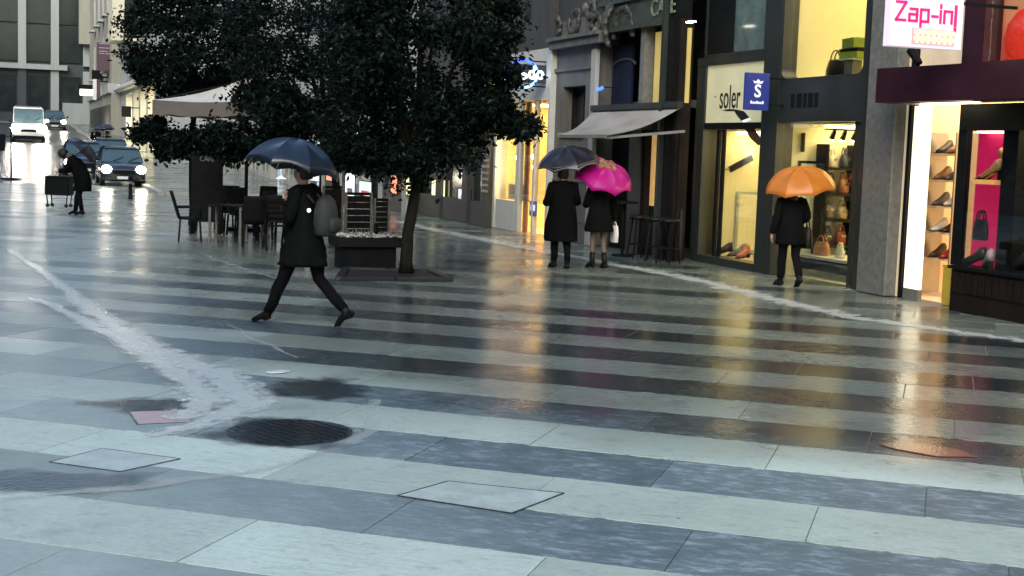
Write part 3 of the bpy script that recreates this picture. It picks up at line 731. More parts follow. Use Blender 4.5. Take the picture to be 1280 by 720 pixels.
mb = MB().bar((xb-.02, Yz+.07, zb-.1), (XS+.1, Yz+.07, zb-.1), .04); mb.build('bracket', BLACK, bz)

BULBW = emat('white_spot_bulb', (1, .9, .65), 14)
# goods in the windows
def handbag(label, loc, rz, w, h, d, m, name='handbag', group=None, handle=True):
    t = thing(name, label, 'handbag', loc, rz, group)
    MB().loft([(0, 0, .0), (0, 0, h*.1), (0, 0, h*.5), (0, 0, h*.9), (0, 0, h)], [(w*.46, d*.46), (w*.5, d*.5), (w*.5, d*.48), (w*.43, d*.3), (w*.40, d*.18)], 14, lat=(1, 0, 0)).build('bag_body', m, t, True)
    if handle:
        for y in (-.05*1, .05):
            MB().loft([(w*.25*math.cos(a), y*d*3, h*.95+h*.5*math.sin(a)) for a in [math.pi*i/8 for i in range(9)]], .012, 6).build('handle', m, t, True)
    MB().box(-w*.2, w*.2, -d*.5-.004, -d*.44, h*.55, h*.7).build('clasp', CHROME, t)
    return t
yb2 = lambda px, py, X: xp(px, py, X)
LIME = mat('lime_green_card', (.33, .45, .06), .5, var=.15, bump=.05)
sill = zf1+.06
y1_ = Yc(1041, XS+.55, 90); handbag('large black handbag on the sill of the upper glowing window', (XS+.62, y1_, zf1+.02), R(90), .55, .34, .25, LEATH)
z_ = Zc(1063, 74, XS+.5)
t = thing('display_pedestal', 'low grey pedestal in the upper glowing window under the lime boxes', 'pedestal', (XS+.5, Yc(1066, XS+.5, 74), zf1+.02), world=True)
yy = Yc(1066, XS+.5, 74)
box('column', PILLAR, t, XS+.42, XS+.6, yy-.12, yy+.12, zf1+.02, z_-.02); box('top', WHITE, t, XS+.36, XS+.66, yy-.2, yy+.2, z_-.018, z_)
for n_, (dz, rr) in enumerate(((0, .1), (.17, -.15))):
    t = thing('lime_box', ['lower lime green box with a black band on the pedestal', 'upper lime green box tilted on the other box'][n_], 'box', (XS+.5, yy-.02, z_+.001+dz), rr)
    MB().box(-.12, .12, -.22, .22, 0, .15).build('carton', LIME, t, bevel=.005); MB().box(-.122, .122, -.222, .222, .11, .162).build('lid', LEATH if n_ == 0 else LIME, t)
# ground window of the shoe shop
XW = XS+.55
t = thing('display_table', 'low black display table with a white top inside the right shop window', 'table', (XW+.2, Yc(1020, XW, 320), 0), world=True)
ya, yb_ = Yc(1062, XW, 320), Yc(985, XW, 320); zt_ = Zc(1030, 322, XW)
box('front', BLACK, t, XW, XW+.9, ya, yb_, .12, zt_-.05); box('top', WHITE, t, XW-.02, XW+.92, ya-.02, yb_+.02, zt_-.048, zt_)
box('foot', CHROME, t, XW+.1, XW+.8, ya+.1, yb_-.1, 0, .118)
TAN = mat('tan_leather', (.42, .19, .09), .4, var=.2, bump=.1)
handbag('tan leather handbag on the display table behind the orange umbrella', (XW+.25, Yc(1027, XW+.25, 310), zt_+.001), R(90), .42, .24, .2, TAN)
handbag('small cream handbag on the near end of the display table', (XW+.25, Yc(1050, XW+.25, 315), zt_+.001), R(80), .25, .18, .14, CLOTHW)
t = thing('table_lamp', 'glowing white cylinder lamp on the display table', 'lamp', (XW+.5, Yc(1024, XW+.5, 270), zt_), world=True)
yy = Yc(1024, XW+.5, 275)
MB().lathe([(.09, zt_), (.09, zt_+.02), (.015, zt_+.03), (.015, zt_+.24)], (XW+.5, yy, 0), 14).build('base', CHROME, t)
MB().lathe([(.11, zt_+.24), (.11, zt_+.62)], (XW+.5, yy, 0), 18).build('shade', emat('white_lamp_shade', (1, .88, .6), 3), t)
yw = YP1+.02
xa, xb = yp(1030, 250, yw-.3)[0], yp(1068, 250, yw-.3)[0]
wb = thing('wall_shelf', 'dark shelf rack against the side wall of the right shop window', 'shelf', ((xa+xb)/2, yw-.2, 0), world=True)
for x in (xa, xb): box('upright', WOODD, wb, x-.02, x+.02, yw-.36, yw, 0, 2.3)
for z in (.5, .95, 1.4, 1.85): box('shelf_board', WOODD, wb, xa+.022, xb-.022, yw-.36, yw, z, z+.05)
bagcols = [(.02, .02, .02), (.25, .05, .03), (.12, .10, .08), (.35, .28, .18), (.05, .06, .05), (.30, .12, .05), (.5, .45, .4), (.02, .03, .06)]
bn = ['black', 'dark red', 'grey brown', 'beige', 'dark green', 'tan', 'cream', 'navy']
for q in range(8):
    z = (.55, 1.0, 1.45, 1.9)[q//2]; x = xa+(xb-xa)*(.28+.44*(q % 2))
    handbag(bn[q]+' handbag on the '+['bottom', 'second', 'third', 'top'][q//2]+' board of the dark shelf rack', (x, yw-.18, z+.001), R(5*q), (xb-xa)*.36, .22+.02*(q % 3), .2, mat('bag_leather', bagcols[q], .4, bump=.1), group='handbags on the shelf rack')
t = thing('spotlight_rail', 'row of small bright spotlights under the ceiling of the right shop window', 'light', ((xa+xb)/2, yw-.6, zf0-.2), world=True)
MB().bar((XS+.5, yw-.7, zf0-.10), (xb, yw-.7, zf0-.10), .03).build('rail', BLACK, t)
for i in range(4):
    x = XS+.7+i*(xb-XS-.8)/3; MB().cyl((x, yw-.7, zf0-.12), (x, yw-.62, zf0-.26), .03, .05).build('spot_head', BLACK, t); MB().ball((x, yw-.615, zf0-.27), .035, 8, 6).build('bulb', BULBW, t)
xq = yp(1013, 200, yw-.02)[0]
t = thing('framed_print', 'dark framed print on the side wall above the orange umbrella', 'picture', (xq, yw, 1.8), world=True)
box('frame', WOODD, t, xq-.22, xq+.22, yw+.0, yw+.03, 1.55, 2.0); box('print', CLOTHW, t, xq-.17, xq+.17, yw-.006, yw-.001, 1.60, 1.95)
t = thing('poster', 'small maroon poster hanging inside the right shop window', 'poster', (XS+.5, Yc(998, XS+.5, 180), 2), world=True)
ya, za = xp(1005, 190, XS+.5); yb_, zb = xp(992, 166, XS+.5)
box('sheet', MAROON, t, XS+.5, XS+.51, ya, yb_, za, zb); MB().cyl((XS+.505, (ya+yb_)/2, zb), (XS+.505, (ya+yb_)/2, zf0-.08), .006, n=6).build('cord', BLACK, t)
FRAMEG = mat('pale_grey_frame', (.4, .42, .36), .5, bump=.05)
# goods in the left window
for q, (px, nm, col) in enumerate(((905, 'black', (.012, .012, .012)), (918, 'grey', (.10, .10, .10)), (930, 'pinkish red', (.5, .12, .1)), (941, 'cream', (.55, .48, .36)))):
    shoe(f'{nm} shoe on the floor of the tall left shop window', col, (XS+.55+.1*(q % 2), Yc(px, XS+.55, 312), .125), R(160+25*q), 1.6, .07, 'shoes in the tall left window')
t = thing('display_platform', 'low cream platform under the shoes in the left window', 'platform', (XS+.6, (YA+YB)/2, 0), world=True)
box('deck', INTERW, t, XS+.34, XS+1.5, YB+.05, YA-.05, .08, .122); box('front', CLAD, t, XS+.36, XS+1.4, YB+.1, YA-.1, .025, .078)
t = thing('wall_rail', 'dark slanting shelf rail on the back wall of the left window', 'rail', (XS+1.6, YB+.8, 1.6), world=True)
yq = yl-.25
a, b = yp(912, 212, yq), yp(940, 197, yq); MB().bar((a[0], yq, a[1]), (b[0], yq, b[1]), .05, .12).build('board', WOODD, t)
for p in (a, b): MB().bar((p[0], yq, p[1]), (p[0], yl-.04, p[1]), .03, .04).build('bracket', CHROME, t)
xq = yp(934, 260, yl-.1)[0]
t = thing('wall_panel', 'pale grey framed panel leaning on the side wall of the left window', 'panel', (xq, yl-.1, .2), world=True)
box('board', FRAMEG, t, xq-.25, xq+.3, yl-.12, yl-.08, .14, 1.35); box('inset', INTER, t, xq-.2, xq+.25, yl-.126, yl-.121, .2, 1.3)
# magenta window goods
XM = XD+.16
ys_, zs_ = xp(1239, 225, XM)
t = thing('display_bracket', 'small glowing gold bracket shelf on the magenta panel', 'shelf', (XM, ys_, zs_), world=True)
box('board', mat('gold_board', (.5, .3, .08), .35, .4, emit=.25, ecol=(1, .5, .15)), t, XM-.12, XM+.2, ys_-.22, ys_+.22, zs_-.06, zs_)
shoe('gold high heeled boot on the glowing bracket shelf', (.45, .26, .10), (XM, ys_, zs_+.001), R(100), 1.5, .12)
t = thing('statuette', 'gilded bust figure standing on the glowing bracket shelf', 'figurine', (XM+.1, ys_-.05, zs_), world=True)
GILT = mat('gilt_metal', (.5, .30, .12), .35, .5, var=.2, bump=.2)
MB().lathe([(.07, 0), (.07, .03), (.03, .05), (.05, .12), (.075, .2), (.04, .27), (.03, .29), (.05, .34), (.05, .40), (.01, .44)], (XM+.1, ys_-.05, zs_+.001), 14).build('bust', GILT, t, True)
yh, zh = xp(1221, 300, XM)
handbag('black round handbag hanging against the magenta panel', (XM+.05, yh, zh), R(90), .30, .28, .14, LEATH)
t = thing('hook', 'thin chrome wall hook above the black round handbag', 'hook', (XM+.1, yh, zh+.4), world=True); MB().bar((XM-.0, yh, zh+.40), (XD+.5, yh, zh+.40), .015).build('rod', CHROME, t)
shoe('pale pointed shoe on the plinth in front of the magenta panel', (.5, .45, .42), (XM, Yc(1236, XM, 325), zpl+.004), R(60), 1.6, .1)
shoe('black shoe on the plinth ledge beside the dark post', (.01, .01, .01), (XM, Yc(1218, XM, 325), zpl+.004), R(120), 1.6, .1)
shoe('dark boot on the plinth in the yellow window at the frame edge', (.03, .02, .02), (XM, Yc(1276, XM, 325), zpl+.004), R(80), 1.8, .1)

# ---- ornate stone cafe building
XK = 11.9
ky0, ky1 = yl+.004, Yc(690, XK)
cafe = thing('cafe_building', 'ornate grey stone building with a shallow awning over the cafe entrance', 'building', (XK, (ky0+ky1)/2, 0), world=True)
Yw0, Yw1 = Yc(731, XK, 140), Yc(703, XK, 140)     # the small stone window
zw0, zw1 = Zc(716, 166, XK), Zc(716, 108, XK)
Ya = Yc(745, XK, 140)                            # right edge of the stone bay
zm0, zm1 = Zc(716, 78, XK), Zc(716, 68, XK)
mb = MB(); mb.box(XK, XK+.5, Yw0, Yw1, 0, zw0); mb.box(XK, XK+.5, Yw1, ky1, 0, 5.0); mb.box(XK, XK+.5, Ya, Yw0, 0, 5.0); mb.box(XK, XK+.5, Yw0, Yw1, zw1, 5.0)
mb.build('wall', STONE, cafe)
for i, z in enumerate((.45, .9, 1.35)):
    box('string_course', STONE, cafe, XK-.02-.004*i, XK-.002, Ya+.01, ky1-.01, z, z+.03)
box('moulding', STONE, cafe, XK-.06, XK-.002, Ya+.01, ky1-.01, zw1+.35, zw1+.43)
box('window_sill', STONE2, cafe, XK-.08, XK-.002, Yw0-.05, Yw1+.05, zw0-.09, zw0)
window(cafe, XK+.25, Yw0+.003, Yw1-.003, zw0+.003, zw1-.003, DARKGLASS, WOODD, .06, .1, 1)
box('pilaster', STONE2, cafe, XK-.10, XK-.002, Ya-.10, Ya+.14, 0, zw1+.75)
box('cornice', STONE, cafe, XK-.22, XK-.003, ky0+3.0, ky1-.003, 4.35, 4.52)
box('cornice_ledge', STONE, cafe, XK-.30, XK-.003, ky0+3.0, ky1-.003, 4.523, 4.60)
# carved scrolls over the cornice and beside the arch
crr = random.Random(11)
def carve(par, name, path, rad, m=None):
    mb = MB(); P_ = []; Rr = []
    for i in range(len(path)-1):
        for q in range(3):
            t = q/3; P_.append(Vector(path[i]).lerp(Vector(path[i+1]), t)); r = rad[i]*(1-t)+rad[i+1]*t; k = 1+.22*math.sin(len(P_)*.9)
            Rr.append((r*.55, r*k*.8))
    P_.append(Vector(path[-1])); Rr.append((rad[-1]*.4, rad[-1]*.6))
    mb.loft(P_, Rr, 12, lat=(1, 0, 0), wob=.05); return mb.build(name, m or STONED, par, True)
def scroll(par, c, r, flip=1, w=.16):
    P_ = []; Rr = []
    for i in range(15):
        t = i/14; a = flip*(t*1.7*math.pi); q = r*(1-.7*t); P_.append((c[0], c[1]+q*math.cos(a), c[2]+q*math.sin(a))); Rr.append(.10-.03*t)
    return carve(par, 'carved_scroll', P_, Rr)
for px, py, r, fl in ((692, 36, .34, 1), (714, 22, .40, -1), (742, 34, .34, 1), (735, 8, .28, -1)):
    y, z = xp(px, py, XK-.12); scroll(cafe, (XK-.03, y, z), r, fl)
for px, py in ((700, 50), (726, 10), (738, 40), (686, 48)):
    y, z = xp(px, py, XK-.15); MB().ball((XK-.03, y, z), (.08, .11, .13)).build('carved_boss', STONE, cafe, True)
def garland(par, a, b, sag, n=9):
    a, b = Vector(a), Vector(b); mb = MB()
    for i in range(n):
        t = i/(n-1); p = a.lerp(b, t); p.z -= sag*4*t*(1-t); mb.ball(p, .07+.03*math.sin(i*2.1), 7, 5)
    o = mb.build('carved_garland', STONED, par, True); o['kind'] = 'stuff'
garland(cafe, (XK-.02, *xp(684, 46, XK-.02)), (XK-.02, *xp(720, 40, XK-.02)), .2)
# big carved bracket at the pilaster head
y, z = xp(757, 30, XK-.2)
carve(cafe, 'carved_bracket', [(XK-.06-.16*math.sin(i*.30), y, z+.42-.09*i) for i in range(11)], [.15-.008*i for i in range(11)])
y, z = xp(776, 26, XK-.1)
carve(cafe, 'carved_arch', [(XK-.03, y+.45*math.cos(a), z-.35+.62*math.sin(a)) for a in [math.pi*i/16 for i in range(17)]], [.10]*17)
# dark entrance bay with its frieze
Yf0 = ky0+.0
zf = Zc(830, 26, XK)
FRZ = BRONZE
box('frieze', FRZ, cafe, XK-.05, XK+.4, ky0+.25, Ya-.102, zf, zf+.62)
box('frieze_ledge', FRZ, cafe, XK-.14, XK-.052, ky0+.25, Ya-.15, zf-.08, zf)
fz = box('frieze_ledge', FRZ, cafe, XK-.12, XK-.052, ky0+.25, Ya-.15, zf+.50, zf+.60)
yt = Yc(832, XK, 12)
GLET = mat('verdigris_letters', (.20, .25, .17), .4, .2, var=.3, bump=.1)
text('lettering', 'CAFE', .46, GLET, fz, (XK-.06, yt, zf+.25), rotF, 1.0, .015)
box('side_post', BLACK, cafe, XK-.06, XK+.4, ky0, ky0+.246, 0, 6.2)
box('downpipe', CLAD, cafe, XK-.16, XK-.062, ky0+.05, ky0+.15, 0, 6.2)
box('meter_box', BLACK, cafe, XK-.09, XK-.061, ky0+.06, ky0+.2, 1.25, 1.75)
Yp0, Yp1 = Yc(842, XK, 80), Yc(811, XK, 80)
zy0, zy1_ = Zc(826, 129, XK), Zc(826, 38, XK)
YEL = mat('ochre_backlit_panel', (.34, .27, .10), .35, var=.25, scale=1.2, bump=0, emit=.20, ecol=(.75, .56, .16))
box('amber_panel', YEL, cafe, XK+.12, XK+.2, Yp0, Yp1, zy0, zy1_)
box('amber_panel', YEL, cafe, XK+.16, XK+.24, ky0+.25, Yc(849, XK, 80), zy0, zy1_)
box('post', WOODD, cafe, XK+.02, XK+.3, Yc(848, XK, 80), Yc(843, XK, 80), 0, zf-.002)
box('post', PILLAR, cafe, XK-.02, XK+.2, Yc(806, XK, 80), Yc(801, XK, 80), 0, zf-.002)
box('spot_lamp', emat('small_white_downlight', (1, .92, .75), 6), cafe, XK+.0, XK+.1, Yc(864, XK, 36), Yc(857, XK, 36), zf-.11, zf-.084)
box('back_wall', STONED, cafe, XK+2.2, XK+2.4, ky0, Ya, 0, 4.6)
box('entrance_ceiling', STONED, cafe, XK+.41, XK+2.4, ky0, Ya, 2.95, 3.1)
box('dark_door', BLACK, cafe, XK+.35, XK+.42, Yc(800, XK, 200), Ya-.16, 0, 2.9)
BLUEG = mat('deep_blue_glass', (.010, .015, .030), .3, var=.3, bump=0, spec=.1)
box('blue_transom', BLUEG, cafe, XK+.3, XK+.35, Yc(772, XK, 120), Ya-.11, 2.95, zf-.3)
MB().loft([(XK+.28, Yc(765, XK, 90)+.55*math.cos(a), Zc(760, 88, XK)+.1+.14*math.sin(a)) for a in [math.pi*i/10 for i in range(11)]], .03, 8).build('door_hood', STONED, cafe, True)
# lower cafe front: dark posts, narrow lit gap, panels
for px, w_ in ((800, 5), (822, 4), (838, 3)):
    box('post', WOODD, cafe, XK+.0, XK+.14, Yc(px+w_, XK), Yc(px, XK), 0, 2.5)
LITGAP = mat('dim_warm_interior', (.5, .33, .12), .5, var=.5, scale=3, bump=0, emit=.18, ecol=(1, .6, .2))
for a, b in ((806, 810), (815, 818)): box('lit_gap', LITGAP, cafe, XK+.10, XK+.14, Yc(b, XK), Yc(a, XK), 1.0, 2.42)
box('bright_frame', STONE2, cafe, XK-.01, XK+.1, Yc(821.5, XK), Yc(820, XK), .9, 2.45)
box('front_panel', WOODD, cafe, XK+.06, XK+.12, ky0+.25, Yc(843, XK), 0, 2.5)
box('front_panel', DARKGLASS, cafe, XK+.16, XK+.22, Yc(842, XK), Yc(796, XK), 0, .98)
box('front_panel', DARKGLASS, cafe, XK+.08, XK+.10, Yc(837, XK), Yc(827, XK), 1.0, 2.5)
box('stone_post', STONED, cafe, XK-.04, XK+.34, Yc(800, XK), Yc(786, XK), 0, 2.5)
upper = Zc(740, -20, XK)
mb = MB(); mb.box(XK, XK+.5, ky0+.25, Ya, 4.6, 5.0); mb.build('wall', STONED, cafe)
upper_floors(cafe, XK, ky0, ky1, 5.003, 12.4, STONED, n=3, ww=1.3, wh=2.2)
# glowing tube put in for a blue light reflection on the dark door
NEON = emat('blue_neon_tube', (.02, .09, 1), 2.4); NEONW = emat('pale_neon_tube', (.25, .60, 1), 1.6)
y, z = xp(750, 111, XK-.1)
t = thing('blue_reflection_glow', 'short blue glow standing in for a reflection beside the cafe entrance pilaster', 'light', (XK-.1, y, z), world=True)
MB().loft([(XK-.1, y-.12, z+.02), (XK-.1, y, z-.01), (XK-.1, y+.12, z)], .035, 8).build('tube', NEON, t, True); box('bracket', BLACK, t, XK-.1, XK+.3, y-.02, y+.02, z+.03, z+.05)
# awning: canvas, bar, folding arms
aw = thing('awning', 'pale grey sloping cafe awning on folding arms', 'awning', (XK, (ky0+ky1)/2, 2.9), world=True)
AWN = mat('grey_awning_canvas', (.60, .58, .53), .7, var=.25, scale=2, bump=.1)
m, b = AWN, AWN.node_tree.nodes['Principled BSDF']; b.inputs['Transmission Weight'].default_value = 0
tr = AWN.node_tree.nodes.new('ShaderNodeBsdfTranslucent'); tr.inputs[0].default_value = (.5, .5, .47, 1)
ms = AWN.node_tree.nodes.new('ShaderNodeMixShader'); ms.inputs[0].default_value = .55
AWN.node_tree.links.new(b.outputs[0], ms.inputs[1]); AWN.node_tree.links.new(tr.outputs[0], ms.inputs[2]); AWN.node_tree.links.new(ms.outputs[0], AWN.node_tree.nodes['Material Output'].inputs[0])
xa_ = XK-1.35
yaf, zaf = xp(700, 168, xa_); yan, zan = xp(757, 169, xa_); zo = (zaf+zan)/2
ytn, ztn = xp(852, 130, XK-.05); ytf, ztf = xp(742, 142, XK-.05); zt2 = (ztn+ztf)/2
mb = MB(); n = 8; V = []
for i in range(n+1):
    t = i/n; row = []
    for j in range(9):
        u = j/8; x = (XK-.05)*(1-t)+xa_*t; y = (ytn*(1-u)+ytf*u)*(1-t)+(yan*(1-u)+yaf*u)*t
        z = zt2*(1-t)+zo*t-.10*math.sin(math.pi*t)-.012*math.cos(u*16)*t
        row.append((x, y, z))
    V.append(row)
pts = [p for r in V for p in r]; k = len(pts); pts += [(x, y, z-.006) for x, y, z in pts]
fs_ = []
for i in range(n):
    for j in range(8):
        a = i*9+j; fs_ += [(a, a+1, a+10, a+9), (k+a, k+a+9, k+a+10, k+a+1)]
mb.poly(pts, fs_); mb.build('canvas', AWN, aw, True)
MB().bar((xa_, yan, zo-.03), (xa_, yaf, zo-.03), .06).build('front_bar', PILLAR, aw)
for yy in (ytn-.15, (ytn+ytf)/2+.2): MB().bar((XK-.03, yy, zt2-.45), (xa_+.02, yy*.55+(yan*.5+yaf*.5)*.45, zo-.06), .05).build('folding_arm', PILLAR, aw)
MB().bar((XK-.08, ytn, zt2+.05), (XK-.08, ytf, zt2+.05), .12).build('cassette', CLAD, aw)

# bar stools
def stool(label, loc, rz=0, group='bar stools by the cafe front'):
    t = thing('bar_stool', label, 'stool', loc, rz, group)
    MB().lathe([(.0, .76), (.18, .76), (.2, .79), (.19, .83), (0, .84)], n=16).build('seat', LEATH, t, True)
    for i in range(4):
        a = math.pi/4+i*math.pi/2
        MB().bar((.12*math.cos(a), .12*math.sin(a), .76), (.22*math.cos(a), .22*math.sin(a), 0), .028).build('leg', CHROME if False else BLACK, t)
    MB().loft([(.19*math.cos(2*math.pi*i/16), .19*math.sin(2*math.pi*i/16), .28) for i in range(16)], .012, 6, closed=True).build('footrest', BLACK, t, True)
    return t
for q, (px, X) in enumerate(((797, XK-.45), (818, XK-.4), (836, XK-.35))):
    stool(['bar stool nearest the couple outside the cafe front', 'middle bar stool below the narrow lit gap', 'bar stool beside the dark downpipe of the cafe'][q], (X, Yc(px, X, 305), 0), q)
# high table
XT = XK-.75
t = thing('bar_table', 'dark round high table between the bar stools and the couple', 'table', (XK-.5, Yc(778, XK-.5, 305), 0))
MB().lathe([(0, 1.04), (.30, 1.04), (.30, 1.08), (0, 1.08)], n=20).build('top', BLACK, t); MB().cyl((0, 0, .03), (0, 0, 1.04), .03).build('column', BLACK, t); MB().lathe([(0, 0), (.22, 0), (.2, .025), (0, .03)], n=18).build('base', BLACK, t)

# ---- white framed shop with warm light and neon rings
XL = 11.78
ly0, ly1 = ky1+.004, Yc(613, XL)
opt = thing('lamp_shop', 'white framed shop front glowing amber under the blue neon rings', 'shop', (XL, (ly0+ly1)/2, 0), world=True)
FRM = mat('off_white_frame', (.50, .51, .46), .45, var=.1, bump=.05)
zh_ = Zc(660, 126, XL); zw_ = Zc(660, 64, XL)
box('jamb', FRM, opt, XL-.02, XL+.3, ly0, Yc(684, XL, 200), 0, zw_)
box('jamb', FRM, opt, XL-.02, XL+.3, Yc(620, XL, 200), ly1, 0, zw_)
box('header', FRM, opt, XL-.01, XL+.3, Yc(684, XL, 200)+.002, Yc(620, XL, 200)-.002, zh_, zw_)
box('vent_panel', DARKGLASS, opt, XL-.02, XL-.012, Yc(638, XL, 110), Yc(622, XL, 110), zh_+.15, zh_+.6)
for a, b in ((644, 648), (665, 667)): box('mullion', FRM, opt, XL+.02, XL+.14, Yc(b, XL, 200), Yc(a, XL, 200), 0, zh_-.002)
box('door_leaf', mat('orange_wood', (.34, .14, .05), .4, var=.2, bump=.1), opt, XL+.16, XL+.2, Yc(653, XL, 200), Yc(648, XL, 200), 0, zh_-.02)
box('stall_riser', FRM, opt, XL+.02, XL+.12, Yc(643.5, XL, 200), Yc(620.5, XL, 200), 0, .75)
box('shop_pane', SHOPGLASS, opt, XL+.06, XL+.075, Yc(684, XL)+.003, Yc(620, XL)-.003, .76, zh_-.003)
AMBER = mat('amber_interior_wall', (.85, .68, .38), .7, var=.1, bump=.05)
room(opt, XL+.3, ly0+.05, ly1-.05, .0, zh_-.02, 2.2, AMBER, emat('amber_ceiling_light', (1, .72, .34), 15), 'interior', 2, .5)
box('hanging_panel', FRM, opt, XL+.3, XL+.33, Yc(643, XL, 200), Yc(623, XL, 200), .76, 1.15)
BULB = emat('bright_bulb', (1, .74, .36), 170); BULB2 = emat('small_bulb', (1, .75, .4), 60)
for q, (px, py, r, mm) in enumerate(((628, 198, .14, BULB), (621, 221, .13, BULB), (647, 197, .06, BULB2), (667, 196, .06, BULB2), (667, 209, .05, BULB2), (647, 219, .05, BULB2))):
    Xq = XL+.32+.02*q; y, z = xp(px, py, Xq)
    t = thing('hanging_lamp', ['larger glowing globe lamp hanging in the amber shop window', 'lower glowing globe lamp beside the white jamb', 'small bulb left of the shop mullion, upper', 'small bulb in the right pane, upper', 'small bulb in the right pane, lower', 'small bulb left of the shop mullion, lower'][q], 'lamp', (Xq, y, z), world=True)
    MB().ball((Xq, y, z), r, 12, 8).build('globe', mm, t, True); MB().cyl((Xq, y, z+r), (Xq, y, zh_-.03), .008, n=6).build('cord', BLACK, t)
t = thing('wall_sign', 'small navy notice panel on the shop pane beside the amber light', 'sign', (XL+.03, Yc(667, XL, 262), 1), world=True)
ya, za = xp(670, 271, XL+.03); yb_, zb = xp(662, 251, XL+.03); box('panel', BLUE, t, XL+.03, XL+.045, ya, yb_, za, zb); box('print', SILV, t, XL+.026, XL+.029, ya+.08, yb_-.08, (za+zb)/2-.05, (za+zb)/2+.1)
upper_floors(opt, XL, ly0, ly1, zw_+.003, 12.2, STONED, n=1)
# neon blade sign
Yn = Yc(690, XL, 90)+.3
ns = thing('neon_sign', 'blue neon ring sign with white letters above the amber shop', 'sign', (XL-.8, Yn, 3.7), world=True)
xc, zc = yp(654, 92, Yn); xc2, zc2 = yp(616, 92, Yn)
def ring(par, x, z, rx, rz, a0, a1, m, r=.028):
    n = 24; MB().loft([(x+rx*math.cos(R(a0+(a1-a0)*i/n)), Yn, z+rz*math.sin(R(a0+(a1-a0)*i/n))) for i in range(n+1)], r, 8).build('neon_tube', m, par, True)
ring(ns, xc, zc, .36, .32, 200, 400, NEONW); ring(ns, xc, zc, .36, .32, 40, 200, NEON)
ring(ns, xc2, zc2, .36, .30, 200, 335, NEONW); ring(ns, xc2, zc2, .36, .30, -25, 200, NEON, .02)
bd = MB().box(xc-.95, xc+.62, Yn+.03, Yn+.09, zc-.20, zc+.22).build('back_board', mat('dark_sign_board', (.03, .04, .06), .4, bump=0), ns)
WLET = emat('white_lit_letters', (.85, .95, 1), 2.2)
text('lettering', 'do', .42, WLET, ns, (xc+.33, Yn+.02, zc+.02), (R(90), 0, 0), .9, .01, .01)
MB().ball((xc+.02, Yn+.0, zc-.06), (.10, .03, .08)).build('bright_lens', WLET, ns, True)
for dz in (-.28, .30): MB().bar((xc-.6, Yn+.06, zc+dz), (XL+.1, Yn+.06, zc+dz), .03).build('bracket', BLACK, ns)

# ---- dark shop row seen below the tree
XR_ = 11.6
ry0, ry1 = ly1+.004, 40.0
row = thing('shop_row', 'dark stone shop row behind the tree trunk with small lit windows', 'building', (XR_, 37, 0), world=True)
cols = [(608, 603, 0), (584, 578, 0), (550, 545, 0), (520, 515, 0), (498, 493, 0)]
for a, b, _ in cols: box('pier', STONED, row, XR_-.03, XR_+.3, Yc(a, XR_), min(Yc(b, XR_), ry1), 0, 3.3)
for i in range(7):
    z = .9+i*.16; box('louvre', PILLAR, row, XR_-.05, XR_-.032, Yc(611, XR_), Yc(603, XR_), z, z+.06)
box('header', STONED, row, XR_-.01, XR_+.3, ry0, ry1, 3.303, 3.9)
box('riser', STONED, row, XR_+.03, XR_+.25, ry0, ry1, 0, .62)
box('shop_back', BLACK, row, XR_+.8, XR_+.9, ry0, ry1, 0, 3.3)
box('shop_pane', DARKGLASS, row, XR_+.18, XR_+.2, ry0+.05, ry1-.02, .623, 3.3)
upper_floors(row, XR_, ry0, ry1, 3.903, 12.0, STONED, n=3)
def poster(label, px0, py0, px1, py1, X, m, extra=None):
    y1, z1 = xp(px0, py0, X); y0, z0 = xp(px1, py1, X)
    t = thing('lit_poster', label, 'poster', (X, (y0+y1)/2, min(z0, z1)), world=True)
    box('sheet', m, t, X, X+.02, min(y0, y1), max(y0, y1), min(z0, z1), max(z0, z1))
    f = MB(); a, b, c, d = min(y0, y1), max(y0, y1), min(z0, z1), max(z0, z1)
    f.box(X-.006, X+.025, a-.03, a, c-.03, d+.03); f.box(X-.006, X+.025, b, b+.03, c-.03, d+.03); f.box(X-.006, X+.025, a, b, c-.03, c); f.box(X-.006, X+.025, a, b, d, d+.03)
    f.build('frame', BLACK, t)
    if extra: box('print', extra, t, X-.004, X-.001, a+(b-a)*.2, b-(b-a)*.2, c+(d-c)*.1, c+(d-c)*.35)
    return t
LW = emat('white_lit_poster', (.9, .92, 1), .75); LY = emat('yellow_lit_poster', (1, .85, .45), .8); LO = emat('orange_lit_poster', (1, .28, .16), .7); LC = emat('cool_lit_poster', (.75, .85, .85), .5)
REDP = mat('red_print', (.4, .03, .06), .5, bump=0, emit=.3, ecol=(.8, .05, .12)); GRP = mat('grey_print', (.2, .22, .3), .5, bump=0)
Xp = XR_+.10
poster('bright yellow lit window poster right of the leaning tree trunk', 540, 224, 556, 247, Xp, LY)
poster('dim poster with a red patch close to the louvred pier', 573, 236, 588, 250, Xp, LC, REDP)

# ---- pale shop front behind the terrace
XB = 11.3
by0, by1 = 40.005, 75
bld = thing('pale_building', 'pale stone building with shop fronts seen behind the cafe terrace', 'building', (XB, 55, 0), world=True)
y = by0; i = 0
while y < by1-.5:
    yn = min(y+2.9, by1)
    g_ = gz(y)
    box('pier', STONE2, bld, XB-.05, XB+.3, y, y+.45, -.02, 3.6)
    if i % 3 != 1:
        window(bld, XB, y+.453, yn-.003, .55, 3.55, DARKGLASS if i < 4 else GREENGLASS, STONED if i < 4 else STONE2, .09, .2, 1)
        box('riser', STONED if i < 4 else STONE2, bld, XB-.02, XB+.3, y+.453, yn-.003, -.02, .547)
    else:
        window(bld, XB+.4, y+.453, yn-.003, 0.02, 3.55, DARKGLASS, BLACK, .1, .1, 1)
    y = yn; i += 1
box('header', STONE2, bld, XB-.08, XB+.3, by0, by1, 3.603, 4.2)
upper_floors(bld, XB, by0, by1, 4.203, 13.0, STONE2, n=10)
Xp = XB-.07
